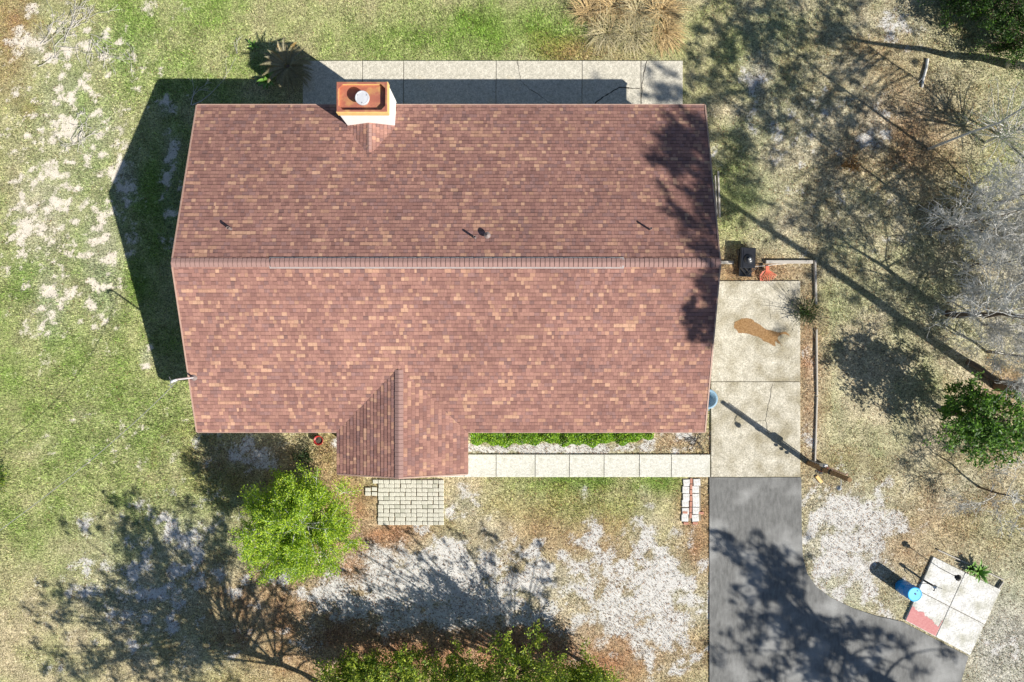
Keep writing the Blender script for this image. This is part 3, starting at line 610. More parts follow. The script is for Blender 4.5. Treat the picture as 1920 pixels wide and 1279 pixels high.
while x < HX1 - .1:
    on = vx0 - .05 < x < vx1 - .1
    o = link('ridge_cap', cm[0], roof); o.location = (x, YR + R.uniform(-.004, .004), ZR + (.035 if on else 0.006)); o.rotation_euler = (0, 0, R.uniform(-.012, .012)); x += .158
y = WY - .01
while y < YR - 3.62:
    o = link('ridge_cap', cm[0], roof); o.location = (WXR + R.uniform(-.004, .004), y, ZW + .006); o.rotation_euler = (0, 0, math.pi / 2 + R.uniform(-.012, .012)); y += .152
rv = MB()
for sgn in (-1, 1):
    hw = .19; M3 = Matrix.Rotation(0, 3, 'X')
    y0, y1 = YR + sgn * .10, YR + sgn * hw
    z0, z1 = ZR - .10 * SL, ZR - hw * SL
    rv._add([(vx0, y0, z0 + .036), (vx1, y0, z0 + .036), (vx1, y1, z1 + .034), (vx0, y1, z1 + .034), (vx0, y1, z1 - .005), (vx1, y1, z1 - .005), (vx0, y0, z0 - .005), (vx1, y0, z0 - .005)], [(0, 1, 2, 3), (3, 2, 5, 4), (6, 0, 3, 4), (1, 7, 5, 2)])
rvo = rv.build('ridge_vent', M['ventmetal'], roof)
# vent pipes
def roof_z(y): return ZE + (HY1 - y) * SL if y > YR else ZE + (y - HY0) * SL
def vent(px, py, r_, h_, cap=False):
    p = at(px, py, 3.9); z = roof_z(p.y); p = at(px, py, z); z = roof_z(p.y)
    mb = MB(); mb.lathe([(r_, -.1), (r_, h_), (r_ * .72, h_), (r_ * .72, h_ - .1)], (p.x, p.y, z), 14)
    v_ = mb.build('vent_pipe', M['lead'], roof, smooth=False)
    fb = MB(); fb.lathe([(r_ * 2.4, SL * 0 - .0), (r_ * 2.2, .02), (r_ * 1.15, .03), (r_ * 1.1, .09), (r_ + .002, .09)], (p.x, p.y, z + .012), 16, M=Matrix.Rotation(-math.atan(SL), 3, 'X') if p.y > YR else Matrix.Rotation(math.atan(SL), 3, 'X'))
    fb.build('pipe_boot', M['lead'], v_) if False else None
    if cap:
        c = MB(); c.lathe([(.001, h_ + .12), (r_ * 1.9, h_ + .04), (r_ * 1.9, h_ + .02), (.001, h_ + .03)], (p.x, p.y, z), 14); c.build('vent_cap', M['lead'], v_) if False else c.build('vent_cap', M['lead'], roof)
vent(433, 430, .05, .27); vent(891, 447, .04, .3); vent(914, 443, .06, .12, True); vent(1218, 431, .035, .3)
# chimney
cx0, cx1, cy0, cy1, czt = -5.86, -4.19, 7.69, 8.66, 4.06
ch_ = MB(); ch_.prism([(cx0, cy0), (cx1, cy0), (cx1, cy1), (cx0, cy1)], -0.1, czt); chim = ch_.build('chimney', M['siding'], house)
for (a_, b_) in (((cx0, cy0), (cx1, cy0)), ((cx1, cy0), (cx1, cy1)), ((cx1, cy1), (cx0, cy1)), ((cx0, cy1), (cx0, cy0))):
    a_, b_ = Vector((*a_, 0)), Vector((*b_, 0)); d = (b_ - a_); o_ = Vector((d.y, -d.x, 0)).normalized()
    for z in np.arange(2.6, 3.95, .2):
        mb = MB(); mb.box((0, 0, 0), (d.length - .02, .012, .194)); q = mb.build('siding_board', M['siding'], chim); c = (a_ + b_) / 2 + o_ * .006; q.location = (c.x, c.y, z + .1); q.rotation_euler = (0, 0, math.atan2(d.y, d.x))
tb = MB(); ov = .03
for (x0, y0, x1, y1) in ((cx0 - ov, cy0 - ov, cx1 + ov, cy0 + .02), (cx0 - ov, cy1 - .02, cx1 + ov, cy1 + ov), (cx0 - ov, cy0 + .021, cx0 + .02, cy1 - .021), (cx1 - .02, cy0 + .021, cx1 + ov, cy1 - .021)):
    tb.prism([(x0, y0), (x1, y0), (x1, y1), (x0, y1)], czt - .12, czt + .20)
tb.build('trim_band', M['trim'], chim)
cp_ = MB(); cp_.prism([(cx0 + .021, cy0 + .021), (cx1 - .021, cy0 + .021), (cx1 - .021, cy1 - .021), (cx0 + .021, cy1 - .021)], czt + .001, czt + .025)
pan = cp_.build('chimney_pan', M['copper'], chim)
rm_ = MB()
for (x0, y0, x1, y1) in ((cx0 - .01, cy0 - .01, cx1 + .01, cy0 + .05), (cx0 - .01, cy1 - .05, cx1 + .01, cy1 + .01), (cx0 - .01, cy0 + .051, cx0 + .05, cy1 - .051), (cx1 - .05, cy0 + .051, cx1 + .01, cy1 - .051)):
    rm_.prism([(x0, y0), (x1, y0), (x1, y1), (x0, y1)], czt + .203, czt + .225)
rm_.build('pan_rim', M['copper'], chim)
for sx_, sy_ in ((cx0, cy0), (cx1, cy0), (cx1, cy1), (cx0, cy1)):
    ex = 1 if sx_ == cx0 else -1; ey = 1 if sy_ == cy0 else -1
    g_ = MB(); g_.prism([(sx_ + ex * .05, sy_ + ey * .05), (sx_ + ex * .2, sy_ + ey * .05), (sx_ + ex * .05, sy_ + ey * .2)], czt + .196, czt + .215); g_.build('corner_gusset', M['copper'], chim)
fx, fy = at(678, 182, 4.5).x, at(678, 182, 4.5).y
fl = MB(); fl.lathe([(.15, .02), (.15, .24), (.155, .24)], (fx, fy, czt), 24); fl.build('flue_pipe', M['grey_metal'], chim)
fl = MB(); fl.lathe([(.001, .362), (.19, .358), (.205, .366), (.235, .362), (.24, .30), (.20, .295), (.19, .27), (.001, .26)], (fx, fy, czt), 28); fl.build('flue_cap', M['flue'], chim, smooth=False)
for k in range(3):
    an = k * 2.094 + .5; bl = MB(); bl.lathe([(.02, .0), (.02, .015), (.001, .016)], (fx + .17 * math.cos(an), fy + .17 * math.sin(an), czt + .358), 8); bl.build('cap_bolt', M['grey_metal'], chim)
# cricket behind the chimney
ck = MB(); ykr = 6.65; zc = roof_z(cy0) + .01; xm = (cx0 + cx1) / 2; top = roof_z(ykr)
ck._add([(cx0, cy0 - .01, zc), (xm, cy0 - .01, top + .02), (cx1, cy0 - .01, zc), (xm, ykr, top + .022)], [(0, 1, 3), (1, 2, 3)][::1])
ck.v = [(x, y, z + .02) for x, y, z in ck.v]; ck.f = [f[::-1] for f in ck.f]
ck.build('cricket', M['deck'], roof)
for k in range(6):
    y = cy0 - .2 - k * .152
    if y < ykr + .02: break
    o = link('ridge_cap', cm[0], roof); o.location = (xm, y, top + .035); o.rotation_euler = (0, 0, math.pi / 2); o.scale = (1, .6, 1)
# ------------------------------------------------------------------ leaf, tree helpers
def unit(n_, g): v = g.normal(size=(n_, 3)); return v / np.linalg.norm(v, axis=1, keepdims=True)
def leaves_mesh(name, C, L, W, colr, g, up=0.0, along=None, mat='leaf'):
    n_ = len(C); u = unit(n_, g)
    if along is not None: u = u * .6 + along; u /= np.linalg.norm(u, axis=1, keepdims=True)
    nrm = unit(n_, g); nrm[:, 2] = np.abs(nrm[:, 2]) + up
    v = np.cross(nrm, u); v /= (np.linalg.norm(v, axis=1, keepdims=True) + 1e-9)
    L = (L * g.uniform(.65, 1.3, n_))[:, None]; W = (W * g.uniform(.7, 1.25, n_))[:, None]
    V = np.stack([C - u * L * .5, C + v * W * .5 + u * L * .05, C + u * L * .5, C - v * W * .5 + u * L * .05], 1).reshape(-1, 3)
    return np_mesh(name, V, np.arange(n_ * 4).reshape(-1, 4), M[mat], colr)
def leafcol(n_, pal, g, var=.25):
    pal = np.array(pal); c = pal[g.integers(0, len(pal), n_)]
    return np.clip(c * (1 + g.uniform(-var, var, n_))[:, None], 0.004, .9)
def bez(p0, p1, p2, n_):
    return [p0 * (1 - t) ** 2 + p1 * 2 * t * (1 - t) + p2 * t * t for t in [i / n_ for i in range(n_ + 1)]]
def clump_tree(name, label, base, path, r0, clumps, nleaf, L, W, pal, group=None, bark='bark', seed=1, up=.3, cat='tree', twigs=6, hang=0.0, radial=0.0):
    """path: trunk points; clumps: (x,y,z,r) absolute. Leaves sit along twigs inside each clump."""
    g = np.random.default_rng(seed); rr = random.Random(seed)
    root = tag(empty(name, base), label, cat, group); B0 = Vector(base)
    tp = [Vector(p) for p in path]; mb = MB(); n_ = len(tp)
    mb.tube([p - B0 for p in tp], [r0 * (1 - .78 * i / (n_ - 1)) * (1.25 if i == 0 else 1) for i in range(n_)], 9)
    CC = []; AL = []; zs = [p.z for p in tp]
    def trunk_at(z):
        z = max(zs[0], min(zs[-1], z))
        for i in range(n_ - 1):
            if zs[i] <= z <= zs[i + 1]:
                t = (z - zs[i]) / max(1e-6, zs[i + 1] - zs[i]); return tp[i].lerp(tp[i + 1], t)
        return tp[-1]
    H0, H1 = zs[0], zs[-1]
    for (x, y, z, r_) in clumps:
        c = Vector((x, y, z)); hd = (Vector((x, y)) - Vector((trunk_at(z).x, trunk_at(z).y))).length
        sz = min(H1 * .98, max(H0 + (H1 - H0) * .3, z - hd * .55)); s = trunk_at(sz)
        mid = s.lerp(c, .5) + Vector((rr.uniform(-.2, .2), rr.uniform(-.2, .2), hd * .12))
        lp = bez(s, mid, c, 5); rb = min(r0 * .4, .009 + .006 * (c - s).length + .008 * r_)
        mb.tube([p - B0 for p in lp], [rb * (1 - .7 * i / 5) for i in range(6)], 5)
        out = (c - s); out = out.normalized() if out.length > .01 else Vector((0, 0, 1))
        per = max(4, nleaf // twigs)
        for k in range(twigs):
            d = Vector((rr.gauss(0, 1), rr.gauss(0, 1), rr.gauss(0, .75) + .1 - hang)).normalized() + out * radial; d.normalize()
            a_ = lp[rr.choice([3, 4, 5, 5])]; e = a_ + d * r_ * rr.uniform(.65, 1.2)
            tw = bez(a_, a_.lerp(e, .5) + Vector((0, 0, .12 * r_)), e, 3)
            mb.tube([p - B0 for p in tw], [rb * .28, rb * .22, rb * .16, rb * .08], 3, caps=False)
            t = g.random(per) ** .7; A_ = np.array(a_)[None] * (1 - t)[:, None] + np.array(e)[None] * t[:, None]
            CC.append(A_ + g.normal(size=(per, 3)) * r_ * .17); AL.append(np.tile(np.array(d), (per, 1)))
    mb.build('trunk', M[bark], root, smooth=True)
    C = np.concatenate(CC) - np.array(base)[None]; AL = np.concatenate(AL)
    lift = C[:, 2:3] + base[2]; C = np.where(lift < .1, C + (.1 - lift) * np.array([[0, 0, 1.0]]), C)
    link('crown', leaves_mesh('crown', C, L, W, leafcol(len(C), pal, g), g, up, AL * .8), root)
    return root
def vpath(base, top, n_=6, wob=.12, seed=0):
    rr = random.Random(seed); a_, b_ = Vector(base), Vector(top); o = []
    for i in range(n_ + 1):
        t = i / n_; p = a_.lerp(b_, t)
        if 0 < i < n_: p += Vector((rr.uniform(-wob, wob), rr.uniform(-wob, wob), 0))
        o.append(p)
    return o
def ellipsoid_clumps(c, rad, n_, r_, seed, shell=.45, mind=.6):
    rr = random.Random(seed); o = []; tries = 0
    while len(o) < n_ and tries < 4000:
        tries += 1; d = Vector((rr.gauss(0, 1), rr.gauss(0, 1), rr.gauss(0, 1))).normalized() * (shell + (1 - shell) * rr.random() ** .6)
        p = Vector((c[0] + d.x * rad[0], c[1] + d.y * rad[1], c[2] + d.z * rad[2]))
        if all((p - Vector(q[:3])).length > mind * r_ for q in o): o.append((p.x, p.y, p.z, r_ * rr.uniform(.7, 1.25)))
    return o
def shadow_clumps(lst, zs, r_, zsurf=0.0, seed=0):
    """crown clumps placed up the sun's ray from where their shade falls"""
    rr = random.Random(seed); o = []
    for i, (px, py) in enumerate(lst):
        z = rr.uniform(*zs); zf = zsurf
        if zsurf == 'roof':
            zf = 3.3
            for _ in range(4): zf = roof_z(at(px, py, zf).y)
        p = at(px, py, zf); d = z - zf
        o.append((p.x - SX * d, p.y - SY * d, z, r_ * rr.uniform(.75, 1.3)))
    return o
def grow(mb, p, d, L, r_, depth, rr, tw=.28, kids=(2, 4), ang=.75, B0=Vector((0, 0, 0)), flat=0.0, sides=4, zmin=.03):
    n_ = 4 if depth > 0 else 3; pts = [p.copy()]; q = p.copy(); dd = d.copy()
    for i in range(n_):
        dd = (dd + Vector((rr.gauss(0, tw), rr.gauss(0, tw), rr.gauss(0, tw * (1 - flat))))).normalized(); q = q + dd * L / n_
        if q.z < zmin: q.z = zmin
        pts.append(q.copy())
    mb.tube([x - B0 for x in pts], [max(.006, r_ * (1 - .62 * i / n_)) for i in range(n_ + 1)], sides if depth > 1 else 3, caps=False)
    if depth <= 0: return
    for k in range(rr.randint(*kids)):
        i = rr.randint(1, n_); ax = Vector((rr.gauss(0, 1), rr.gauss(0, 1), rr.gauss(0, 1 - flat * .8)))
        nd = (dd + ax.normalized() * ang).normalized()
        grow(mb, pts[i], nd, L * rr.uniform(.5, .8), r_ * rr.uniform(.42, .6), depth - 1, rr, tw, kids, ang, B0, flat, sides, zmin)
def bare_tree(name, label, base, h, r0, lean, seed, depth=4, first=6, group=None, mat='bark_grey', cat='tree', spread=.9, Lb=.45, zfrom=.3):
    rr = random.Random(seed); root = tag(empty(name, base), label, cat, group); B0 = Vector(base)
    top = B0 + Vector((lean[0], lean[1], h)); tp = vpath(B0, top, 7, .08, seed); mb = MB()
    mb.tube([p - B0 for p in tp], [r0 * (1 - .8 * i / 7) for i in range(8)], 8); mb.build('trunk', M['bark'], root, smooth=True)
    br_ = MB()
    for k in range(first):
        t = zfrom + (1 - zfrom) * (k + rr.random()) / first; i = min(6, int(t * 7)); p = tp[i].lerp(tp[i + 1], t * 7 - i)
        an = rr.uniform(0, 6.283); d = Vector((math.cos(an) * spread, math.sin(an) * spread, rr.uniform(.25, .8))).normalized()
        grow(br_, p, d, h * Lb * (1.15 - .6 * t), min(.03, r0 * .35 * (1.1 - .6 * t)), depth, rr, .2, (3, 5), .75, B0)
    br_.build('branches', M[mat], root)
    return root

# ------------------------------------------------------------------ trees and plants
LIME = [(0.15, 0.27, 0.03), (0.44, 0.58, 0.05), (0.34, 0.48, 0.03), (0.41, 0.55, 0.035), (0.26, 0.40, 0.03), (0.47, 0.58, 0.06), (0.17, 0.30, 0.035)]
MID = [(0.05, 0.12, 0.02), (0.08, 0.18, 0.025), (0.035, 0.085, 0.02), (0.12, 0.24, 0.03)]
DARK = [(0.02, 0.05, 0.015), (0.04, 0.08, 0.025), (0.06, 0.12, 0.03), (0.03, 0.06, 0.02)]
OLIVE = [(0.30, 0.38, 0.035), (0.18, 0.27, 0.03), (0.42, 0.48, 0.06), (0.09, 0.16, 0.025)]
# lime-green yard tree
cen_ = (-7.72, -6.66, 2.35)
cl = ellipsoid_clumps(cen_, (2.05, 2.15, 1.25), 135, .48, 5, shell=.3, mind=.55)
cl = [c for c in cl if c[2] > .8]
clump_tree('yard_tree', 'round lime green leafy tree beside the paver patio', (-7.75, -6.6, 0), vpath((-7.75, -6.6, 0), (-7.6, -6.5, 3.1), 5, .1, 2), .11, cl, 500, .08, .034, LIME, bark='bark_grey', seed=31, up=1.1, twigs=9, radial=.75)
# green broadleaf tree at the right edge
cl = ellipsoid_clumps((17.25, -2.85, 2.35), (1.75, 1.65, 1.2), 60, .5, 8, shell=.4)
clump_tree('broadleaf_tree', 'glossy green broadleaf tree at the right edge below the bare twigs', (17.25, -2.85, 0), vpath((17.25, -2.85, 0), (17.3, -2.8, 3.2), 5, .08, 3), .10, cl, 150, .15, .06, MID + [(0.16, 0.30, 0.04)], seed=32, up=.6, twigs=6)
# row of yellow-green trees at the bottom edge
row = [((-6.0, -12.75), 2.1, 1.2, 'low olive bush at the left end of the bottom row'), ((-4.3, -12.55), 2.4, 1.5, 'yellow green bush tree next to the low olive bush, bottom edge'), ((-1.9, -12.75), 2.7, 1.5, 'third yellow green bush tree from the left along the bottom edge'), ((.35, -12.15), 3.1, 1.75, 'tallest dark hearted yellow green tree along the bottom edge'), ((2.85, -12.75), 2.3, 1.2, 'rightmost small yellow green bush tree along the bottom edge')]
for i, ((x, y), h_, r_, lb) in enumerate(row):
    cl = ellipsoid_clumps((x, y, h_ * .68), (r_, r_ * .85, h_ * .36), 38, .46, 40 + i, shell=.3)
    clump_tree('bush_tree', lb, (x, y, 0), vpath((x, y, 0), (x + .1, y, h_ * .9), 4, .08, i), .07, cl, 190, .10, .05, OLIVE, group='yellow green trees along the bottom edge', seed=60 + i, up=1.1, twigs=6)
# taller spreading trees that shade the front yard (stand just below the frame)
tl = [(930, 1075), (860, 1060), (790, 1060), (720, 1080), (660, 1110), (760, 1120), (830, 1110), (900, 1120), (980, 1130), (640, 1160), (700, 1160), (1000, 1165), (950, 1165), (880, 1010), (800, 1020), (740, 1040), (610, 1130), (670, 1060), (850, 1150), (780, 1160)]
q_ = random.Random(44); tl = [(610 + i * 42 + q_.uniform(-17, 17) + (21 if j % 2 else 0), 1000 + j * 27 + q_.uniform(-12, 12)) for j in range(7) for i in range(11)]
tl = [(x, y) for x, y in tl if ((x - 815) / 235) ** 2 + ((y - 1085) / 105) ** 2 < 1.1 and q_.random() < .85]
cl = shadow_clumps(tl, (4.8, 6.4), .27, seed=4)
clump_tree('oak_tree', 'spreading oak below the bottom edge that shades the white sand', (4.6, -15.6, 0), vpath((4.6, -15.6, 0), (4.3, -15.2, 5.4), 6, .15, 5), .12, cl, 66, .12, .06, OLIVE, group='shade trees below the bottom edge', seed=71, twigs=6)
tl = []
rr = random.Random(12)
for (x, y, n_, sx_, sy_) in [(560, 1130, 8, 60, 40), (540, 1020, 5, 40, 40), (620, 1230, 6, 50, 30), (270, 1000, 14, 65, 45), (210, 970, 8, 65, 30), (400, 1000, 18, 50, 45), (90, 1150, 5, 40, 40), (480, 1200, 10, 70, 45), (330, 1080, 26, 95, 50), (230, 1110, 18, 90, 40), (150, 1140, 10, 60, 30), (280, 1180, 28, 120, 55), (170, 1250, 22, 90, 40), (340, 1250, 24, 120, 40), (240, 960, 8, 70, 25), (330, 960, 5, 40, 20), (440, 930, 6, 30, 40), (480, 1080, 6, 60, 40), (120, 1100, 4, 40, 25)]:
    for k in range(n_): tl.append((x + rr.gauss(0, sx_ * .6), y + rr.gauss(0, sy_ * .6)))
cl1 = shadow_clumps([p for i, p in enumerate(tl) if i % 2 == 0], (6.0, 8.6), .36, seed=6); cl2 = shadow_clumps([p for i, p in enumerate(tl) if i % 2], (5.6, 8.0), .36, seed=7)
cl1 = [c for c in cl1 if abs(c[1]) > 625 * (H - c[2] - .8) / F]; cl2 = [c for c in cl2 if abs(c[1]) > 625 * (H - c[2] - .8) / F]
clump_tree('oak_tree', 'tall forked oak below the bottom left edge casting the long fan of shade', (-6.6, -14.2, 0), vpath((-6.6, -14.2, 0), (-7.2, -15.2, 7.4), 6, .2, 8), .10, cl1, 90, .13, .07, OLIVE, group='shade trees below the bottom edge', seed=72, twigs=6)
clump_tree('oak_tree', 'second tall oak below the bottom left edge beside the forked one', (-5.2, -14.9, 0), vpath((-5.2, -14.9, 0), (-6.6, -15.6, 7.2), 6, .25, 9), .09, cl2, 90, .13, .07, OLIVE, group='shade trees below the bottom edge', seed=73, twigs=6)
# tree shading the asphalt
tl = []
for (x, y, n_, sx_, sy_) in [(1400, 1040, 12, 40, 35), (1370, 1030, 5, 25, 20), (1470, 1060, 12, 45, 30), (1440, 1110, 10, 40, 30), (1390, 1150, 7, 40, 30), (1480, 1190, 14, 50, 35), (1560, 1180, 12, 50, 30), (1640, 1190, 6, 40, 20), (1520, 1250, 14, 60, 30), (1620, 1260, 10, 60, 30), (1700, 1250, 6, 40, 30), (1430, 1260, 5, 40, 20), (1560, 1320, 8, 80, 30), (1340, 1230, 2, 10, 20)]:
    for k in range(n_): tl.append((x + rr.gauss(0, sx_ * .6), y + rr.gauss(0, sy_ * .6)))
cl = shadow_clumps(tl, (8.5, 11.5), .33, seed=9)
clump_tree('pine_tree', 'tall pine below the lower right corner shading the asphalt', (19.6, -17.2, 0), vpath((19.6, -17.2, 0), (21.4, -17.9, 11.4), 7, .2, 10), .26, cl, 115, .15, .065, DARK + MID, group='tall pines outside the frame', seed=74, twigs=6)
# tall tree right of the house: trunk shade across the lawn, crown shade on the roof
tl = [(1262, 225), (1280, 262), (1240, 300), (1300, 300), (1262, 330), (1320, 340), (1245, 365), (1310, 385), (1285, 355), (1330, 420), (1322, 455), (1338, 300), (1332, 250), (1300, 230), (1340, 470), (1330, 380), (1270, 290), (1255, 255), (1225, 280), (1315, 270), (1342, 350), (1290, 410), (1312, 420), (1340, 510), (1325, 490)]
cl = shadow_clumps(tl, (13.2, 16.5), .48, zsurf='roof', seed=13)
tl = [(1300, 560), (1322, 610), (1296, 590), (1318, 570), (1335, 530), (1328, 600), (1305, 620), (1340, 580), (1322, 520), (1318, 545), (1332, 590), (1312, 585), (1330, 625), (1300, 600), (1340, 560), (1330, 640)]
cl += shadow_clumps(tl, (12.5, 15), .42, zsurf='roof', seed=14)
tl = [(1390, 340), (1400, 300), (1370, 260), (1420, 380), (1360, 180), (1330, 150), (1240, 130), (1210, 140), (1260, 160)]
cl += shadow_clumps(tl, (12.0, 15.5), .5, seed=15)
clump_tree('pine_tree', 'tall pine standing at the right edge behind the bare twigs', (19.3, -1.75, 0), vpath((19.3, -1.75, 0), (19.6, -2.2, 16), 9, .10, 16), .21, cl, 280, .17, .075, DARK + MID, group='tall pines outside the frame', seed=75, twigs=6)
# trees in the upper right wood edge
def wood_tree(px, py, h_, lean, targets, zr, lb, seed, cr=.34, nl=95, tr=.05):
    b_ = at(px, py, 0); base = (b_.x, b_.y, 0); top = (b_.x + lean[0], b_.y + lean[1], h_)
    cl = shadow_clumps(targets, zr, cr, seed=seed)
    cl = [c for c in cl if abs(c[0]) > 985 * (H - c[2]) / F or abs(c[1]) > 660 * (H - c[2]) / F]
    return clump_tree('wood_tree', lb, base, vpath(base, top, 7, .12, seed), tr, cl, nl, .15, .065, DARK + MID, group='thin trees of the wood edge', seed=seed, twigs=6, bark='bark_grey')
def scat(x, y, sx_, sy_, n_, s): q = random.Random(s); return [(x + q.gauss(0, sx_), y + q.gauss(0, sy_)) for _ in range(n_)]
wood_tree(1741, 280, 8.6, (.3, -.1), scat(1400, 60, 70, 45, 34, 1) + scat(1330, 130, 40, 40, 14, 2), (6.8, 9), 'thin wood edge tree whose trunk stands by the white sand patch', 81)
wood_tree(1764, 424, 8.2, (.4, -.2), scat(1440, 200, 70, 60, 36, 3) + scat(1380, 310, 50, 70, 18, 4), (7.2, 9.4), 'thin wood edge tree below the white sand patch', 82)
wood_tree(1893, 122, 6.4, (-1.0, -3.4), scat(1530, 40, 40, 30, 8, 5), (6.0, 7.2), 'leaning wood edge tree beside the dark evergreens', 83, tr=.15)
wood_tree(1926, 300, 9.8, (.3, 0), scat(1520, 130, 70, 60, 28, 6) + scat(1570, 260, 70, 50, 22, 7), (7.2, 9.5), 'wood edge tree just past the right edge', 84)
wood_tree(1932, 470, 9.4, (.3, -.2), scat(1470, 400, 70, 70, 24, 8) + scat(1560, 560, 40, 30, 6, 9), (8, 10), 'wood edge tree past the right edge above the tall pine', 85)
wood_tree(1990, 10, 9.4, (.3, 0), scat(1640, 70, 60, 40, 12, 10) + scat(1330, 20, 50, 30, 10, 11), (8, 10), 'wood edge tree past the upper right corner', 86)
# bare grey twiggy trees
bare = [((1777, 588), 4.6, .14, (.5, -.3), 'grey bare tree with dense twigs in front of the tall pine', 5, 12), ((1762, 432), 3.8, .05, (.5, .1), 'grey bare sapling below the green tinged twigs', 5, 8), ((1836, 914), 3.0, .045, (.6, -.3), 'thin bare sapling right of the utility post', 5, 7), ((1850, 660), 3.2, .06, (.3, -.2), 'low bare tree with pale twigs above the glossy broadleaf tree', 5, 9), ((1868, 380), 3.6, .05, (.4, .1), 'bare sapling at the right edge below the dark evergreens', 5, 9), ((1845, 610), 2.6, .04, (.2, 0), 'pale low bare bush beneath the dense grey tree', 5, 9), ((1818, 500), 2.6, .04, (.3, 0), 'bare pale bush between the two grey saplings', 5, 9), ((1812, 440), 2.2, .04, (.2, 0), 'fine twigged bare bush just right of the grey sapling', 5, 8), ((1872, 560), 2.6, .04, (.2, 0), 'bare pale bush cut by the right edge beside the dense grey tree', 5, 9), ((1880, 470), 2.6, .04, (.2, 0), 'bare pale bush at the right edge above the dense grey tree', 5, 9)]
for i, ((x, y), h_, r_, ln, lb, dp, fi) in enumerate(bare):
    p = at(x, y); bare_tree('bare_tree', lb, (p.x, p.y, 0), h_, r_, ln, 90 + i, depth=4, first=fi, group='bare grey trees at the right', Lb=.42, zfrom=.2)
p = at(1846, 268); cl = ellipsoid_clumps((p.x + .3, p.y + .1, 1.7), (2.2, 2.0, 1.0), 75, .42, 118, shell=.2)
clump_tree('wispy_tree', 'wispy grey green sparse tree below the dark evergreens at the right edge', (p.x, p.y, 0), vpath((p.x, p.y, 0), (p.x + .2, p.y, 2.6), 4, .06, 3), .05, cl, 60, .09, .018, [(0.34, 0.37, 0.26), (0.24, 0.32, 0.15), (0.42, 0.43, 0.33), (0.20, 0.30, 0.10)], bark='bark_grey', seed=119, twigs=6)
# dark evergreens top right
for i, ((x, y), h_, r_, lb) in enumerate([((1778, 2), 2.2, 1.3, 'low dark evergreen bush poking in from the top edge'), ((1830, 30), 2.6, 1.5, 'dark evergreen tree cut by the top edge, leftmost of its clump'), ((1872, 95), 2.4, 1.3, 'dark evergreen with lit lower boughs in the upper right corner'), ((1905, 45), 3.4, 1.9, 'tallest dark evergreen in the upper right corner')]):
    p = at(x, y); cl = ellipsoid_clumps((p.x, p.y, h_ * .55), (r_, r_, h_ * .5), 42, .46, 120 + i, shell=.35); cl = [c for c in cl if c[2] > .25]
    clump_tree('evergreen_tree', lb, (p.x, p.y, 0), vpath((p.x, p.y, 0), (p.x + .1, p.y, h_), 4, .05, i), .09, cl, 170, .10, .04, MID + DARK, group='dark evergreens in the upper right corner', seed=130 + i, twigs=6)
# small plants
def shrub(name, label, px, py, r_, h_, pal, seed, n_=14, nl=90, L=.08, W=.035, cat='shrub', cr=.25):
    p = at(px, py); cl = ellipsoid_clumps((p.x, p.y, h_ * .55), (r_, r_, h_ * .45), n_, cr, seed, shell=.3)
    return clump_tree(name, label, (p.x, p.y, 0), vpath((p.x, p.y, 0), (p.x, p.y, h_ * .8), 3, .02, seed), .03, cl, nl, L, W, pal, seed=seed, twigs=5, cat=cat)
shrub('shrub', 'dark green shrub cut by the left edge', -2, 897, .55, .9, DARK + MID + OLIVE, 140, 20, 110)
shrub('shrub', 'small rust orange shrub on the dry grass', 1590, 312, .35, .45, [(0.38, 0.18, 0.06), (0.3, 0.16, 0.05), (0.2, 0.12, 0.05)], 141, 10, 60, .07, .03)
shrub('shrub', 'dark mounded shrub between the house wall and the yard tree', 575, 852, .4, .5, DARK, 142, 10, 60)
# hedge of leaves
def hedge():
    g = np.random.default_rng(150); root = tag(empty('hedge', (1.9, -3.45, 0)), 'low bright green hedge along the front eave', 'hedge')
    n_ = 15000; x = g.uniform(-3.5, 3.62, n_); t = g.random(n_); yb = -.62 - .05 * np.sin(x * 2.1) - .06 * np.sin(x * 5.3 + 1) - .05 * np.sin(x * 11.1); yb = yb * np.clip(1 - (x - 2.6) * .45, .55, 1.0) ** (x > 2.6)
    y = .35 + (yb - .35) * t; z0 = .42 + .17 * np.abs(np.sin(x * 3.05 + .4 * np.sin(x * 1.7))) + .05 * np.sin(x * 9.0 + 3 * y); edge = np.clip((y - yb) / .22, 0, 1); z = (.12 + (z0 - .12) * np.sqrt(edge)) * g.uniform(.8, 1.0, n_)
    me = leaves_mesh('foliage', np.stack([x, y, z], 1), .085, .05, leafcol(n_, [(0.22, 0.38, 0.02), (0.30, 0.46, 0.03), (0.14, 0.28, 0.02), (0.07, 0.16, 0.02)], g), g, .8); link('foliage', me, root)
    mb = MB()
    for i in range(14):
        xx = -3.3 + i * .51
        for k in range(3):
            grow(mb, Vector((xx, -.1, 0)), Vector((R.uniform(-.4, .4), R.uniform(-.4, .4), 1)).normalized(), .3, .012, 1, R)
    mb.build('stems', M['bark'], root)
hedge()
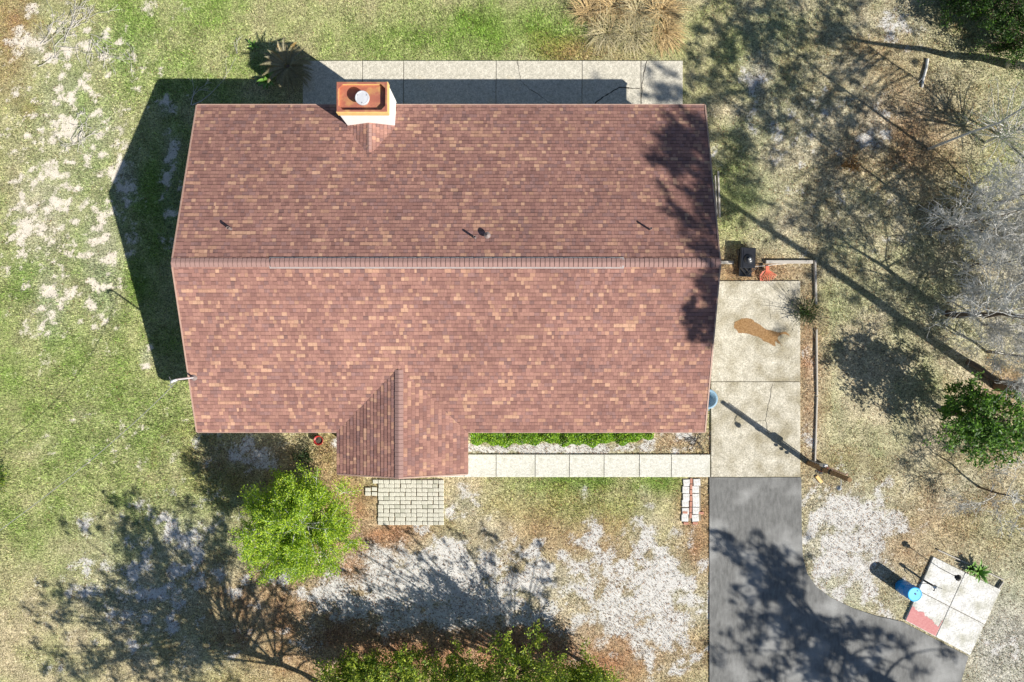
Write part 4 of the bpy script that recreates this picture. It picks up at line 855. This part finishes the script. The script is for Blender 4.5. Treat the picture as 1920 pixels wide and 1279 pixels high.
# ornamental dry grass clumps
def ribbon(mb, p, d, L, w, droop, n_=4, side=None):
    pts = []; q = Vector(p); dd = Vector(d)
    for i in range(n_ + 1):
        pts.append(q.copy()); dd = (dd + Vector((0, 0, -droop / n_))).normalized(); q = q + dd * L / n_
        if q.z < .015: q.z = .015
    s = side or Vector((-d[1], d[0], 0)).normalized() if abs(d[0]) + abs(d[1]) > 1e-4 else Vector((1, 0, 0)); v_ = []
    for i, p_ in enumerate(pts):
        ww = w * (1 - (i / n_) ** 2 * .9) * .5; v_ += [p_ - s * ww, p_ + s * ww]
    mb._add(v_, [(2 * i, 2 * i + 1, 2 * i + 3, 2 * i + 2) for i in range(n_)])
def grass_clump(px, py, L, n_, pal, label, seed, lean=(0, 0)):
    rr = random.Random(seed); p = at(px, py); mb = MB()
    for k in range(n_):
        an = rr.uniform(0, 6.283); r_ = rr.uniform(0, .5); a2 = an + rr.gauss(0, .9); d = Vector((math.cos(a2) * rr.uniform(.15, 1) + lean[0], math.sin(a2) * rr.uniform(.15, 1) + lean[1], rr.uniform(.4, 1.1))).normalized()
        c = rr.choice(pal); f_ = rr.uniform(.75, 1.2); mb.cur = tuple(v * f_ for v in c)
        ribbon(mb, (math.cos(an) * r_, math.sin(an) * r_, 0), d, L * rr.uniform(.5, 1.15), rr.uniform(.012, .022), rr.uniform(.9, 2.0), 5)
    o = mb.build('ornamental_grass', M['litter'], None, useCol=True); o.location = (p.x, p.y, 0); tag(o, label, 'grass clump', 'dry ornamental grass clumps behind the patio'); return o
TAN = [(0.55, 0.40, 0.19), (0.46, 0.33, 0.16), (0.62, 0.47, 0.25), (0.38, 0.28, 0.15)]
TANG = [(0.45, 0.38, 0.2), (0.4, 0.36, 0.22), (0.5, 0.43, 0.27), (0.33, 0.3, 0.17)]
for i, (x, y, L, n_, pl, lb, ln) in enumerate([(1105, 18, .85, 330, TAN, 'leftmost dry tan grass clump at the top edge', (-.1, .1)), (1150, 12, 1.0, 420, TAN, 'golden dry grass clump at the top edge, second from left', (0, .1)), (1195, 22, 1.0, 380, TANG, 'greyish dry grass clump at the top edge between golden ones', (.1, 0)), (1240, 18, .95, 380, TAN, 'golden dry grass clump at the top edge, rightmost', (.2, .1)), (1135, 62, .85, 300, TANG, 'pale dry grass clump near the patio, left one', (-.1, -.3)), (1185, 66, .8, 280, TANG, 'pale dry grass clump near the patio, middle one', (.1, -.3)), (1246, 64, .8, 360, TAN, 'combed golden grass tuft near the right end of the patio', (.5, -.5))]):
    grass_clump(x, y, L, n_, pl, lb, 160 + i, ln)
# sago palm
def frond_mesh(L, seed, mat):
    rr = random.Random(seed); mb = MB(); pts = []; q = Vector((0, 0, 0)); dd = Vector((1, 0, .75)).normalized(); n_ = 8
    for i in range(n_ + 1): pts.append(q.copy()); dd = (dd + Vector((0, 0, -.19))).normalized(); q = q + dd * L / n_
    mb.tube(pts, [.010 * (1 - .7 * i / n_) for i in range(n_ + 1)], 4)
    for k in range(26):
        t = .12 + .86 * k / 25; i = min(n_ - 1, int(t * n_)); p = pts[i].lerp(pts[i + 1], t * n_ - i); ll = .14 * math.sin(math.pi * min(1, t * .9 + .12)) + .03
        for s in (-1, 1):
            e = p + Vector((.62 * ll, s * .55 * ll, .3 * ll)); w = Vector((.011, -s * .006, 0)); mb._add([p - w, p + w, e], [(0, 1, 2)])
    return mb.mesh('frond', mat)
sg = at(539, 124, .85); sago = tag(empty('sago_palm', (sg.x, sg.y, 0)), 'dark sago palm with radiating fronds beside the chimney shade', 'palm')
mb = MB(); mb.lathe([(.16, 0), (.19, .3), (.17, .65), (.06, .82), (.001, .82)], (0, 0, 0), 12); mb.build('trunk', M['bark'], sago)
fm_ = [frond_mesh(.98, 1, M['frond']), frond_mesh(1.08, 2, M['frond']), frond_mesh(.9, 3, M['frond'])]; fd = frond_mesh(1.05, 4, M['frond_dry'])
for k in range(64):
    an = k * 2.39996 + R.uniform(-.12, .12); tier = k / 64; dry = 1.3 < (an % 6.283) < 3.3 and tier > .35 and R.random() < .75
    o = link('frond', fd if dry else fm_[k % 3], sago); o.location = (.05 * math.cos(an), .05 * math.sin(an), .79 - tier * .08); o.rotation_euler = (0, R.uniform(-.1, .1) + tier * .52 - .62 * (1 - tier) * (R.random() < .75), an); s = R.uniform(.85, 1.08); o.scale = (s, s, s)
def broadleaf(px, py, n_, L, W, label, mats, seed):
    rr = random.Random(seed); p = at(px, py); root = tag(empty('broadleaf_plant', (p.x, p.y, 0)), label, 'plant'); meshes = []
    for v_ in range(2):
        mb = MB(); pts = []; nn_ = 5
        for i in range(nn_ + 1):
            t = i / nn_; w = W * math.sin(math.pi * min(1, t * .92 + .06)) * .5; z = .35 * math.sin(t * 2.2) * L; pts += [(t * L, -w, z + w * .3), (t * L, 0, z), (t * L, w, z + w * .3)]
        mb._add(pts, [f for i in range(nn_) for f in ((3 * i, 3 * i + 3, 3 * i + 4, 3 * i + 1), (3 * i + 1, 3 * i + 4, 3 * i + 5, 3 * i + 2))]); meshes.append(mb.mesh('leaf', mats[v_]))
    for k in range(n_):
        o = link('leaf', meshes[1 if rr.random() < .25 else 0], root); an = k * 2.4 + rr.uniform(-.3, .3); o.location = (0, 0, .03); o.rotation_euler = (0, rr.uniform(-.7, -.05), an); s = rr.uniform(.7, 1.15); o.scale = (s, s, s)
M['bigleaf'] = noise_mat('big_leaf', (0.09, 0.2, 0.03), (0.16, 0.3, 0.05), 6, .45, spec=.4); M['yleaf'] = noise_mat('yellow_leaf', (0.42, 0.3, 0.06), (0.5, 0.38, 0.1), 6, .5)
broadleaf(505, 152, 14, .48, .13, 'small green and yellow broad leaved plant below the sago palm', (M['bigleaf'], M['yleaf']), 3)
broadleaf(477, 88, 6, .3, .08, 'little pale weed rosette at the tip of the chimney shade', (M['bigleaf'], M['bigleaf']), 4)
# long stalked plant by the driveway
def stalk_plant():
    p = at(1508, 588); root = tag(empty('yucca_plant', (p.x, p.y, 0)), 'wispy dry stalk plant at the edge of the concrete driveway', 'plant'); rr = random.Random(5)
    dark = MB()
    for k in range(46):
        an = rr.uniform(0, 6.283); d = Vector((math.cos(an) * rr.uniform(.2, 1), math.sin(an) * rr.uniform(.2, 1), rr.uniform(.5, 1.3))).normalized(); mb = MB()
        ribbon(mb, (rr.uniform(-.08, .08), rr.uniform(-.08, .08), 0), d, rr.uniform(.7, 1.5), .022, rr.uniform(.5, 1.4), 6); mb.build('leaf', M['stalk'], root)
    for k in range(16):
        d = Vector((rr.uniform(-.35, .5), rr.uniform(-.35, .35), 1)).normalized(); mb = MB(); q = Vector((0, 0, 0)); pts = []
        for i in range(7): pts.append(q.copy()); d = (d + Vector((d.x * .12, d.y * .12, -.05))).normalized(); q = q + d * rr.uniform(1.2, 2.4) / 6
        mb.tube(pts, [.009 - .001 * i for i in range(7)], 4); mb.build('stalk', M['stalk'], root)
    g = np.random.default_rng(9); n_ = 900; c = g.normal(size=(n_, 3)) * np.array([.26, .24, .14]) + np.array([.0, .02, .28]); c[:, 2] = np.abs(c[:, 2]) + .03
    link('foliage', leaves_mesh('foliage', c, .12, .03, leafcol(n_, DARK + [(0.12, 0.13, 0.06)], g), g, .2), root)
stalk_plant()
broadleaf(1830, 1070, 22, .5, .1, 'leafy green plant in the bed behind the corner pad', (M['bigleaf'], M['bigleaf']), 6)
broadleaf(1816, 1063, 14, .4, .09, 'smaller leafy plant at the left of the bed behind the corner pad', (M['bigleaf'], M['bigleaf']), 7)
# dead branches on the lawn
def branch_pile(name, label, px, py, n_, L, seed, r_=.018, mat='dead', spread=.5, ang=None, depth=3, cat='branches'):
    rr = random.Random(seed); p = at(px, py); o = None; mb = MB()
    for k in range(n_):
        an = (ang + rr.gauss(0, .5)) if ang is not None else rr.uniform(0, 6.283)
        grow(mb, Vector((rr.gauss(0, spread), rr.gauss(0, spread), rr.uniform(.02, .1))), Vector((math.cos(an), math.sin(an), rr.uniform(-.05, .12))).normalized(), L * rr.uniform(.5, 1.1), r_ * rr.uniform(.6, 1.2), depth - (k % 2), rr, .18, (1, 3), .6, flat=.85)
    o = mb.build(name, M[mat]); o.location = (p.x, p.y, 0); tag(o, label, cat); return o
branch_pile('branch_pile', 'pale dead branches strewn over the bright sand, upper left corner', 95, 84, 9, 1.1, 1, .014, ang=.5, spread=.4)
branch_pile('branch_pile', 'curved heap of dead twigs right of the bright sand', 182, 72, 8, 1.0, 2, .013, ang=-1.3, spread=.28)
branch_pile('branch_pile', 'thin dead branch reaching up from the upper left twigs', 128, 46, 5, .9, 3, .012, ang=1.0, spread=.2)
branch_pile('branch_pile', 'small round heap of grey twigs on the left lawn', 153, 240, 12, .5, 4, .009, spread=.22)
branch_pile('fallen_branch', 'white lichened forked branch lying in the house shade', 362, 200, 2, 1.5, 5, .022, ang=1.45, spread=.04, cat='branch')
branch_pile('fallen_branch', 'thin bent twig lying left of the sago palm', 448, 100, 2, .8, 6, .008, ang=1.2, spread=.05, depth=1, cat='branch')
branch_pile('fallen_branch', 'tiny grey twig heap on the upper left lawn', 248, 112, 4, .5, 7, .008, spread=.12, depth=2, cat='branch')
branch_pile('dead_shrub', 'dark dead shrub on the gravel at the house corner', 1305, 824, 12, .42, 8, .014, mat='iron', spread=.12, cat='shrub')
branch_pile('fallen_branch', 'dark stick lying in the dry grass right of the asphalt', 1742, 988, 1, 1.0, 9, .012, mat='bark', ang=-.6, spread=.01, depth=0, cat='branch')
branch_pile('fallen_branch', 'short crooked stick at the upper right wood edge', 1705, 18, 1, .8, 10, .012, mat='bark', ang=-.3, spread=.01, depth=0, cat='branch')
branch_pile('fallen_branch', 'dark twig lying across the white step blocks', 1296, 912, 1, .5, 12, .010, mat='bark', ang=.6, spread=.01, depth=1, cat='branch')

# ------------------------------------------------------------------ yard objects
def timber(label, a_, b_, w=.10, h_=.11, mat='timber', z=0.0):
    a_, b_ = at(*a_), at(*b_); d = b_ - a_; mb = MB(); mb.bbox((0, 0, h_ / 2), (d.length, w, h_), bev=.012); o = mb.build('landscape_timber', M[mat]); o.location = ((a_ + b_) / 2) + Vector((0, 0, z - .02)); o.rotation_euler = (0, 0, math.atan2(d.y, d.x)); tag(o, label, 'timber', 'landscape timbers edging the side bed'); return o
timber('grey timber edging the top of the bed above the driveway', (1434, 492), (1522, 492), .13, .15)
timber('short grey timber stub beside the black yard cart', (1350, 493), (1374, 493), .12, .13)
timber('short grey timber down the right side of the bed, upper one', (1527, 489), (1529, 572), .085, .12)
timber('long thin grey timber down the right side of the bed, middle one', (1530, 618), (1531, 742), .065, .10)
timber('long thin grey timber down the right side of the bed, lower one', (1531, 744), (1527, 872), .065, .10)
timber('white weathered board lying beside the right gable', (1346, 322), (1349, 408), .07, .09)
timber('thinner pale board lying against the right gable', (1340.5, 330), (1344, 405), .045, .07)
timber('pale board edging the back of the planting bed by the pad', (1757, 1031), (1880, 1087), .05, .10)
timber('short brown board closing the right end of the planting bed', (1879, 1090), (1870, 1103), .06, .12)
# black yard cart
c = at(1395, 492); cart = tag(empty('yard_cart', (c.x, c.y, 0), math.radians(-3)), 'black plastic yard cart with domed lid beside the house', 'cart')
mb = MB(); mb.bbox((0, .12, .22), (.52, .74, .36), bev=.05); mb.build('tub', M['black'], cart)
mb = MB(); mb.bbox((0, .12, .43), (.60, .80, .05), bev=.02); ld = mb.build('lid', M['black'], cart)
mb = MB(); mb.lathe([(.19, .455), (.18, .50), (.10, .54), (.001, .55)], (.03, .06, 0), 20); mb.build('dome', M['black'], ld, smooth=True)
mb = MB(); mb.lathe([(.06, .545), (.055, .59), (.001, .60)], (.03, .06, 0), 14); mb.build('knob', M['grey_metal'], ld, smooth=True)
for sx_ in (-.25, -.17): mb = MB(); mb.box((sx_, .1, .462), (.03, .74, .014)); mb.build('rib', M['black'], ld)
mb = MB(); mb.bbox((.02, -.42, .16), (.50, .34, .06), bev=.02); mb.build('tray', M['black'], cart)
for a_, b_ in (((-.22, -.26, .26), (.05, -.56, .26)), ((.05, -.56, .26), (.42, -.22, .30)), ((-.05, -.26, .26), (.18, -.46, .26))): mb = MB(); mb.tube([a_, b_], .018, 6); mb.build('bar', M['iron'], cart)
for sx_ in (-.29, .29):
    mb = MB(); Mx = Matrix.Rotation(math.pi / 2, 3, 'Y'); mb.lathe([(.001, -.03), (.11, -.03), (.13, 0), (.11, .03), (.001, .03)], (sx_, .36, .13), 18, M=Mx); w_ = mb.build('wheel', M['iron'], cart)
# orange rake with pale handle
c = at(1437, 500); rk = tag(empty('rake', (c.x, c.y, 0)), 'orange leaf rake with a pale wooden handle leaning by the cart', 'rake')
mb = MB(); mb.tube([(-.68, -.02, .10), (-.2, .0, .16), (.3, .06, .10), (.78, .1, .06)], .016, 8); mb.build('handle', M['dead'], rk)
mb = MB(); mb.bbox((-.03, -.1, .18), (.14, .2, .04), bev=.01); mb.build('bracket', M['orange'], rk)
for k in range(12):
    t = k / 11; an = math.radians(-150 + 120 * t); d = Vector((math.cos(an), math.sin(an), 0)); s = Vector((-.03 + d.x * .06, -.17, .18)); L = .42
    if k < 3: pts = [s, s + Vector((-.14, -.06, -.01)), s + Vector((-.22, -.2, -.05)), s + Vector((-.18, -.38, -.13)), s + Vector((-.12, -.43, -.16))]; pts = [p + Vector((k * .03, k * .015, 0)) for p in pts]
    else: pts = [s, s + d * L * .5 + Vector((0, 0, -.02)), s + d * L * .9 + Vector((0, 0, -.09)), s + d * L + Vector((0, 0, -.15))]
    mb = MB(); mb.tube(pts, .011, 5); mb.build('tine', M['orange'], rk)
# utility post with weatherhead
b_ = at(1516, 869); post = tag(empty('utility_post', (b_.x, b_.y, 0)), 'brown wooden utility post beside the concrete driveway', 'post')
mb = MB(); n8 = [(.1 * math.cos(k * math.pi / 5 + .2), .1 * math.sin(k * math.pi / 5 + .2)) for k in range(10)]; mb.tube([(0, 0, -.2), (0, 0, 1.7), (.02, 0, 3.32)], [.10, .092, .082], 12); mb.build('pole', M['post'], post, smooth=False)
for z in (1.35, 1.95): mb = MB(); mb.lathe([(.118, z - .05), (.122, z - .05), (.122, z + .05), (.118, z + .05)], (.008, 0, 0), 14); mb.build('strap', M['iron'], post)
mb = MB(); mb.tube([(-.02, -.1, 2.75), (-.04, -.3, 2.8), (-.05, -.38, 2.74)], .015, 6); arm = mb.build('lamp_arm', M['grey_metal'], post)
mb = MB(); mb.lathe([(.001, 2.78), (.07, 2.74), (.10, 2.66), (.095, 2.64), (.001, 2.65)], (-.05, -.42, 0), 16); mb.build('lamp_shade', M['grey_metal'], post, smooth=True)
mb = MB(); mb.bbox((.02, .15, 1.3), (.18, .12, .32), bev=.02); mb.build('meter_box', M['grey_metal'], post)
mb = MB(); mb.tube([(.02, .13, 1.5), (.03, .12, 2.4), (.03, .13, 3.1)], .022, 8); mb.build('conduit', M['copper_pink'], post)
mb = MB(); mb.tube([(.02, .13, .0), (.02, .14, 1.1)], .022, 8); mb.build('conduit', M['grey_metal'], post)
for k, z in enumerate((.85, 1.05, 1.25)): mb = MB(); mb.bbox((-.06, -.15, z), (.10, .08, .07), bev=.01); mb.build('bracket', M['iron'], post)
c = at(1541, 877, .1); can = tag(empty('fuel_can', (c.x, c.y, 0), .5), 'small red can standing beside the utility post', 'can')
mb = MB(); mb.bbox((0, 0, .15), (.3, .2, .3), bev=.04); mb.build('body', M['red'], can); mb = MB(); mb.tube([(-.08, 0, .3), (-.06, 0, .36), (.06, 0, .36), (.08, 0, .3)], .014, 6); mb.build('handle', M['red'], can)
c = at(1551, 883, .1); jug = tag(empty('jug', (c.x, c.y, 0), .3), 'white plastic jug beside the red can', 'jug')
mb = MB(); mb.lathe([(.001, 0), (.09, .0), (.10, .02), (.10, .2), (.06, .27), (.03, .29), (.03, .33), (.001, .33)], (0, 0, 0), 16); mb.build('body', M['white'], jug, smooth=True); mb = MB(); mb.lathe([(.034, .31), (.034, .35), (.001, .352)], (0, 0, 0), 12); mb.build('lid', M['white'], jug)
c = at(1535, 899, 0); mb = MB(); mb.bbox((0, 0, .03), (.34, .13, .05), bev=.01); o = mb.build('scrap_board', M['trim']); o.location = (c.x, c.y, 0); o.rotation_euler = (0, 0, -.9); tag(o, 'orange brown scrap of board at the foot of the utility post', 'board')
# blue drum
c = at(1694, 1103); c = Vector((c.x, c.y, 0)); tp_ = at(1715, 1115, .9)
base_ = at(1715, 1115, .9); drum = tag(empty('blue_drum', (base_.x, base_.y, 0)), 'bright blue plastic drum beside the corner pad', 'drum')
mb = MB(); pr = [(.001, 0), (.25, 0), (.275, .03), (.275, .28), (.285, .30), (.275, .32), (.275, .58), (.285, .60), (.275, .62), (.275, .86), (.26, .89)]; mb.lathe(pr, (0, 0, 0), 32); mb.build('body', M['blue'], drum, smooth=True)
mb = MB(); mb.lathe([(.26, .885), (.272, .90), (.272, .925), (.25, .93), (.24, .918), (.001, .916)], (0, 0, 0), 32); ld = mb.build('lid', M['bluelid'], drum, smooth=False)
mb = MB(); mb.lathe([(.03, .915), (.03, .935), (.001, .936)], (.02, .02, 0), 12); mb.build('bung', M['iron'], ld)
mb = MB(); mb.lathe([(.018, .915), (.018, .93), (.001, .931)], (.1, .14, 0), 10); mb.build('bung', M['iron'], ld)
# bird feeder post and standpipe by the pad
c = at(1759, 1064); fd_ = tag(empty('bird_feeder', (c.x, c.y, 0)), 'thin black pole with a small hanging feeder above the pad', 'bird feeder')
mb = MB(); mb.tube([(0, 0, .0), (0, 0, 1.25)], .013, 8); mb.build('pole', M['iron'], fd_)
mb = MB(); mb.lathe([(.001, 1.36), (.04, 1.33), (.13, 1.24), (.12, 1.23), (.001, 1.24)], (0, 0, 0), 8); mb.build('roof', M['iron'], fd_); mb = MB(); mb.bbox((0, 0, 1.12), (.12, .12, .03), bev=.005); mb.build('tray', M['iron'], fd_)
for s in (-1, 1): mb = MB(); mb.tube([(.055 * s, 0, 1.12), (.055 * s, 0, 1.24)], .008, 5); mb.build('bar', M['iron'], fd_)
mb = MB(); mb.tube([(-.1, .05, .6), (0, 0, .6)], .008, 5); mb.build('perch', M['iron'], fd_)
c = at(1731, 1088); sp_ = tag(empty('standpipe', (c.x, c.y, 0)), 'black hand pump standpipe at the corner of the pad near the drum', 'pump')
mb = MB(); mb.tube([(0, 0, 0), (0, 0, .78)], .04, 10); mb.build('pipe', M['iron'], sp_); mb = MB(); mb.lathe([(.06, .7), (.075, .75), (.06, .86), (.001, .88)], (0, 0, 0), 12); mb.build('head', M['grey_metal'], sp_, smooth=True)
mb = MB(); mb.tube([(0, 0, .72), (.02, -.16, .7), (.03, -.2, .62)], .02, 8); mb.build('spout', M['iron'], sp_); mb = MB(); mb.tube([(0, .02, .86), (.25, -.06, .80), (.36, -.1, .62)], .011, 6); mb.build('handle', M['iron'], sp_)
for an in (2.6, 3.6): mb = MB(); mb.tube([(0, 0, .45), (.3 * math.cos(an), .3 * math.sin(an), 0)], .010, 5); mb.build('brace', M['iron'], sp_)
# red pot, blue-grey tub
c = at(598, 826, .15); pot = tag(empty('flower_pot', (c.x, c.y, 0)), 'dark red bowl planter by the front eave', 'planter')
mb = MB(); mb.lathe([(.001, .02), (.09, .0), (.12, .1), (.185, .24), (.195, .25), (.175, .25), (.12, .14), (.001, .12)], (0, 0, 0), 20); mb.build('bowl', M['red'], pot, smooth=True); mb = MB(); mb.lathe([(.14, .17), (.06, .19), (.001, .185)], (0, 0, 0), 16); mb.build('soil', M['crack'], pot)
for an in (.8, 2.6, 4.6): mb = MB(); mb.tube([(.1 * math.cos(an), .1 * math.sin(an), .12), (.25 * math.cos(an), .25 * math.sin(an), 0)], .009, 5); mb.build('leg', M['iron'], pot)
c = at(1325, 748, .3); tub = tag(empty('plastic_tub', (c.x, c.y, 0)), 'blue grey round plastic tub half under the right eave', 'tub')
mb = MB(); mb.lathe([(.001, .065), (.24, .065), (.33, .42), (.39, .44), (.39, .47), (.31, .465), (.24, .12), (.001, .11)], (0, 0, 0), 26); mb.build('shell', M['bluegrey'], tub, smooth=True)
for s in (-1, 1): mb = MB(); mb.tube([(.06, s * .39, .45), (.05, s * .44, .46), (-.05, s * .44, .46), (-.06, s * .39, .45)], .014, 6); mb.build('handle', M['bluegrey'], tub)
# stump and log at the wood edge
def log(label, a_, b_, r_, mat='bark'):
    a_, b_ = at(*a_), at(*b_); mb = MB(); d = b_ - a_; k = [Vector((0, 0, r_ * .8)), d * .35 + Vector((.02, .03, r_)), d * .7 + Vector((-.03, 0, r_)), d + Vector((0, 0, r_ * .7))]
    mb.tube(k, [r_, r_ * .95, r_ * .85, r_ * .7], 9); mb.tube([d * .6 + Vector((0, 0, r_)), d * .75 + Vector((-.25, -.12, r_ * 1.2))], [r_ * .35, r_ * .12], 5); o = mb.build('log', M[mat]); o.location = a_; tag(o, label, 'log'); return o
log('short grey weathered log at the upper right wood edge', (1738, 112), (1728, 165), .055, 'bark_grey')
log('brown fallen trunk under the bare twigs by the broadleaf tree', (1812, 678), (1876, 722), .12)
# service mast and cable
mp = at(367, 708, 3.0); mz = roof_z(mp.y); mp = Vector((mp.x, mp.y, 0)); mast = tag(empty('service_mast', (mp.x, mp.y, mz)), 'grey service mast with weatherhead at the left roof edge', 'mast')
mb = MB(); mb.tube([(0, 0, -.3), (0, 0, 1.2)], .032, 10); mb.build('pipe', M['flue'], mast)
mb = MB(); mb.tube([(0, 0, 1.2), (-.03, -.02, 1.3), (-.12, -.06, 1.33), (-.2, -.1, 1.27)], [.034, .045, .05, .035], 9); mb.build('weatherhead', M['flue'], mast, smooth=True)
mb = MB(); mb.lathe([(.12, .0), (.10, .05), (.04, .08), (.034, .1)], (0, 0, 0), 12); mb.build('flashing', M['lead'], mast)
for k, (dx, dy) in enumerate(((-.16, -.02), (-.12, -.14), (-.2, -.1))):
    mb = MB(); mb.tube([(-.18, -.09, 1.27), (dx - .1, dy - .05, 1.08 - k * .05), (dx - .22, dy + (.1 if k == 0 else -.12), 1.0), (-.30, -.2, 1.06)], .009, 5); mb.build('lead_wire', M['cable'], mast)
cs_ = mp + Vector((-.05, -.03, mz + 1.06)); ce = Vector((-25.2, -12.1, 5.6)); cpts = []
for i in range(33):
    t = i / 32; p = cs_.lerp(ce, t); p.z -= 4 * 2.15 * t * (1 - t) * (1.15 - .3 * t); cpts.append(p)
mb = MB(); mb.tube(cpts, .010, 5); cb = mb.build('service_cable', M['cable']); tag(cb, 'thin grey service cable sagging from the mast across the left lawn', 'cable')
up = tag(empty('utility_pole', (-25.25, -12.15, 0)), 'wooden utility pole past the left edge carrying the service cable', 'pole')
mb = MB(); mb.tube([(0, 0, -.2), (0, 0, 6.0)], [.14, .11], 10); mb.build('pole', M['post'], up); mb = MB(); mb.box((0, 0, 5.7), (.1, 1.2, .1)); mb.build('crossarm', M['post'], up)

# ------------------------------------------------------------------ grass blades and litter
def blade_field(nb, seed):
    g = np.random.default_rng(seed)
    X = g.uniform(-21.5, 21.5, nb); Y = g.uniform(-14.8, 14.8, nb); px, py = topx(X, Y)
    hard = np.zeros(nb, bool)
    for poly in (ASPH, DRIVE, PATIO, WALK, PAD, PAVE, house_px, wing_px, [(1278, 896), (1316, 896), (1316, 985), (1276, 985)]): hard |= inpoly(px, py, poly)
    X, Y, px, py = X[~hard], Y[~hard], px[~hard], py[~hard]
    return X, Y, px, py, g
X, Y, px, py, g = blade_field(900000, 5)
gr, br, sa, wh, gs, n1, n2, n3 = zones(X, Y)
bedm = inpoly(px, py, [(870, 800), (1331, 800), (1331, 852), (870, 852)]) | inpoly(px, py, [(1500, 600), (1528, 600), (1528, 890), (1500, 890)])
keep = g.random(len(X)) < (0.22 + .78 * gr) * (1 - .93 * sa) * (1 - .6 * br) * (1 - .85 * bedm)
X, Y, gr, br, gs, n2 = X[keep], Y[keep], gr[keep], br[keep], gs[keep], n2[keep]; n_ = len(X)
an = g.uniform(0, 6.283, n_); L = g.uniform(.05, .12, n_) * (1 + .6 * gr); tl_ = g.uniform(.25, 1.0, n_); w = g.uniform(.007, .016, n_)
dx, dy, dz = np.cos(an) * tl_, np.sin(an) * tl_, np.sqrt(np.clip(1 - tl_ ** 2, .05, 1)); z0 = -.02
V = np.stack([np.stack([X + np.sin(an) * w, Y - np.cos(an) * w, np.full(n_, z0)], 1), np.stack([X - np.sin(an) * w, Y + np.cos(an) * w, np.full(n_, z0)], 1), np.stack([X + dx * L, Y + dy * L, z0 + .02 + dz * L * .6], 1)], 1).reshape(-1, 3)
tuft = fbm(X, Y, 3.4, 1, 3); cB = (.55 + .9 * tuft)[:, None] * turf(np.clip(gr + g.uniform(-.35, .35, n_), 0, 1), br * .7, gs) * g.uniform(.35, 1.95, n_)[:, None]
go = link('lawn_grass', np_mesh('lawn_grass', V, np.arange(n_ * 3).reshape(-1, 3), M['grass'], cB)); tag(go, 'short green and straw coloured grass over the whole yard', 'grass', kind='stuff')
print('blades', n_)
X, Y, px, py, g = blade_field(300000, 6)
gr, br, sa, wh, gs, n1, n2, n3 = zones(X, Y)
bedm = inpoly(px, py, [(870, 800), (1331, 800), (1331, 852), (870, 852)]) | inpoly(px, py, [(1500, 530), (1528, 530), (1528, 890), (1500, 890)])
keep = g.random(len(X)) < np.clip(.05 + .95 * br + .42 * sa * wh + .6 * bedm + .15 * (px > 1330), 0, 1)
X, Y, px, br, sa = X[keep], Y[keep], px[keep], br[keep], sa[keep]; n_ = len(X)
C = np.stack([X, Y, g.uniform(.005, .035, n_)], 1)
pal = np.array([(0.22, 0.10, 0.05), (0.32, 0.17, 0.08), (0.13, 0.07, 0.045), (0.42, 0.27, 0.15), (0.25, 0.20, 0.15), (0.09, 0.06, 0.045)])
lm = leaves_mesh('leaf_litter', C, .085, .018, .8 * pal[g.integers(0, 6, n_)] * g.uniform(.7, 1.2, n_)[:, None], g, 3.0, along=np.stack([g.normal(size=n_), g.normal(size=n_), g.normal(size=n_) * .05], 1) * 2, mat='litter')
lo = link('leaf_litter', lm); tag(lo, 'brown fallen leaves and pine straw scattered on the sand', 'leaf litter', kind='stuff')
print('litter', n_)
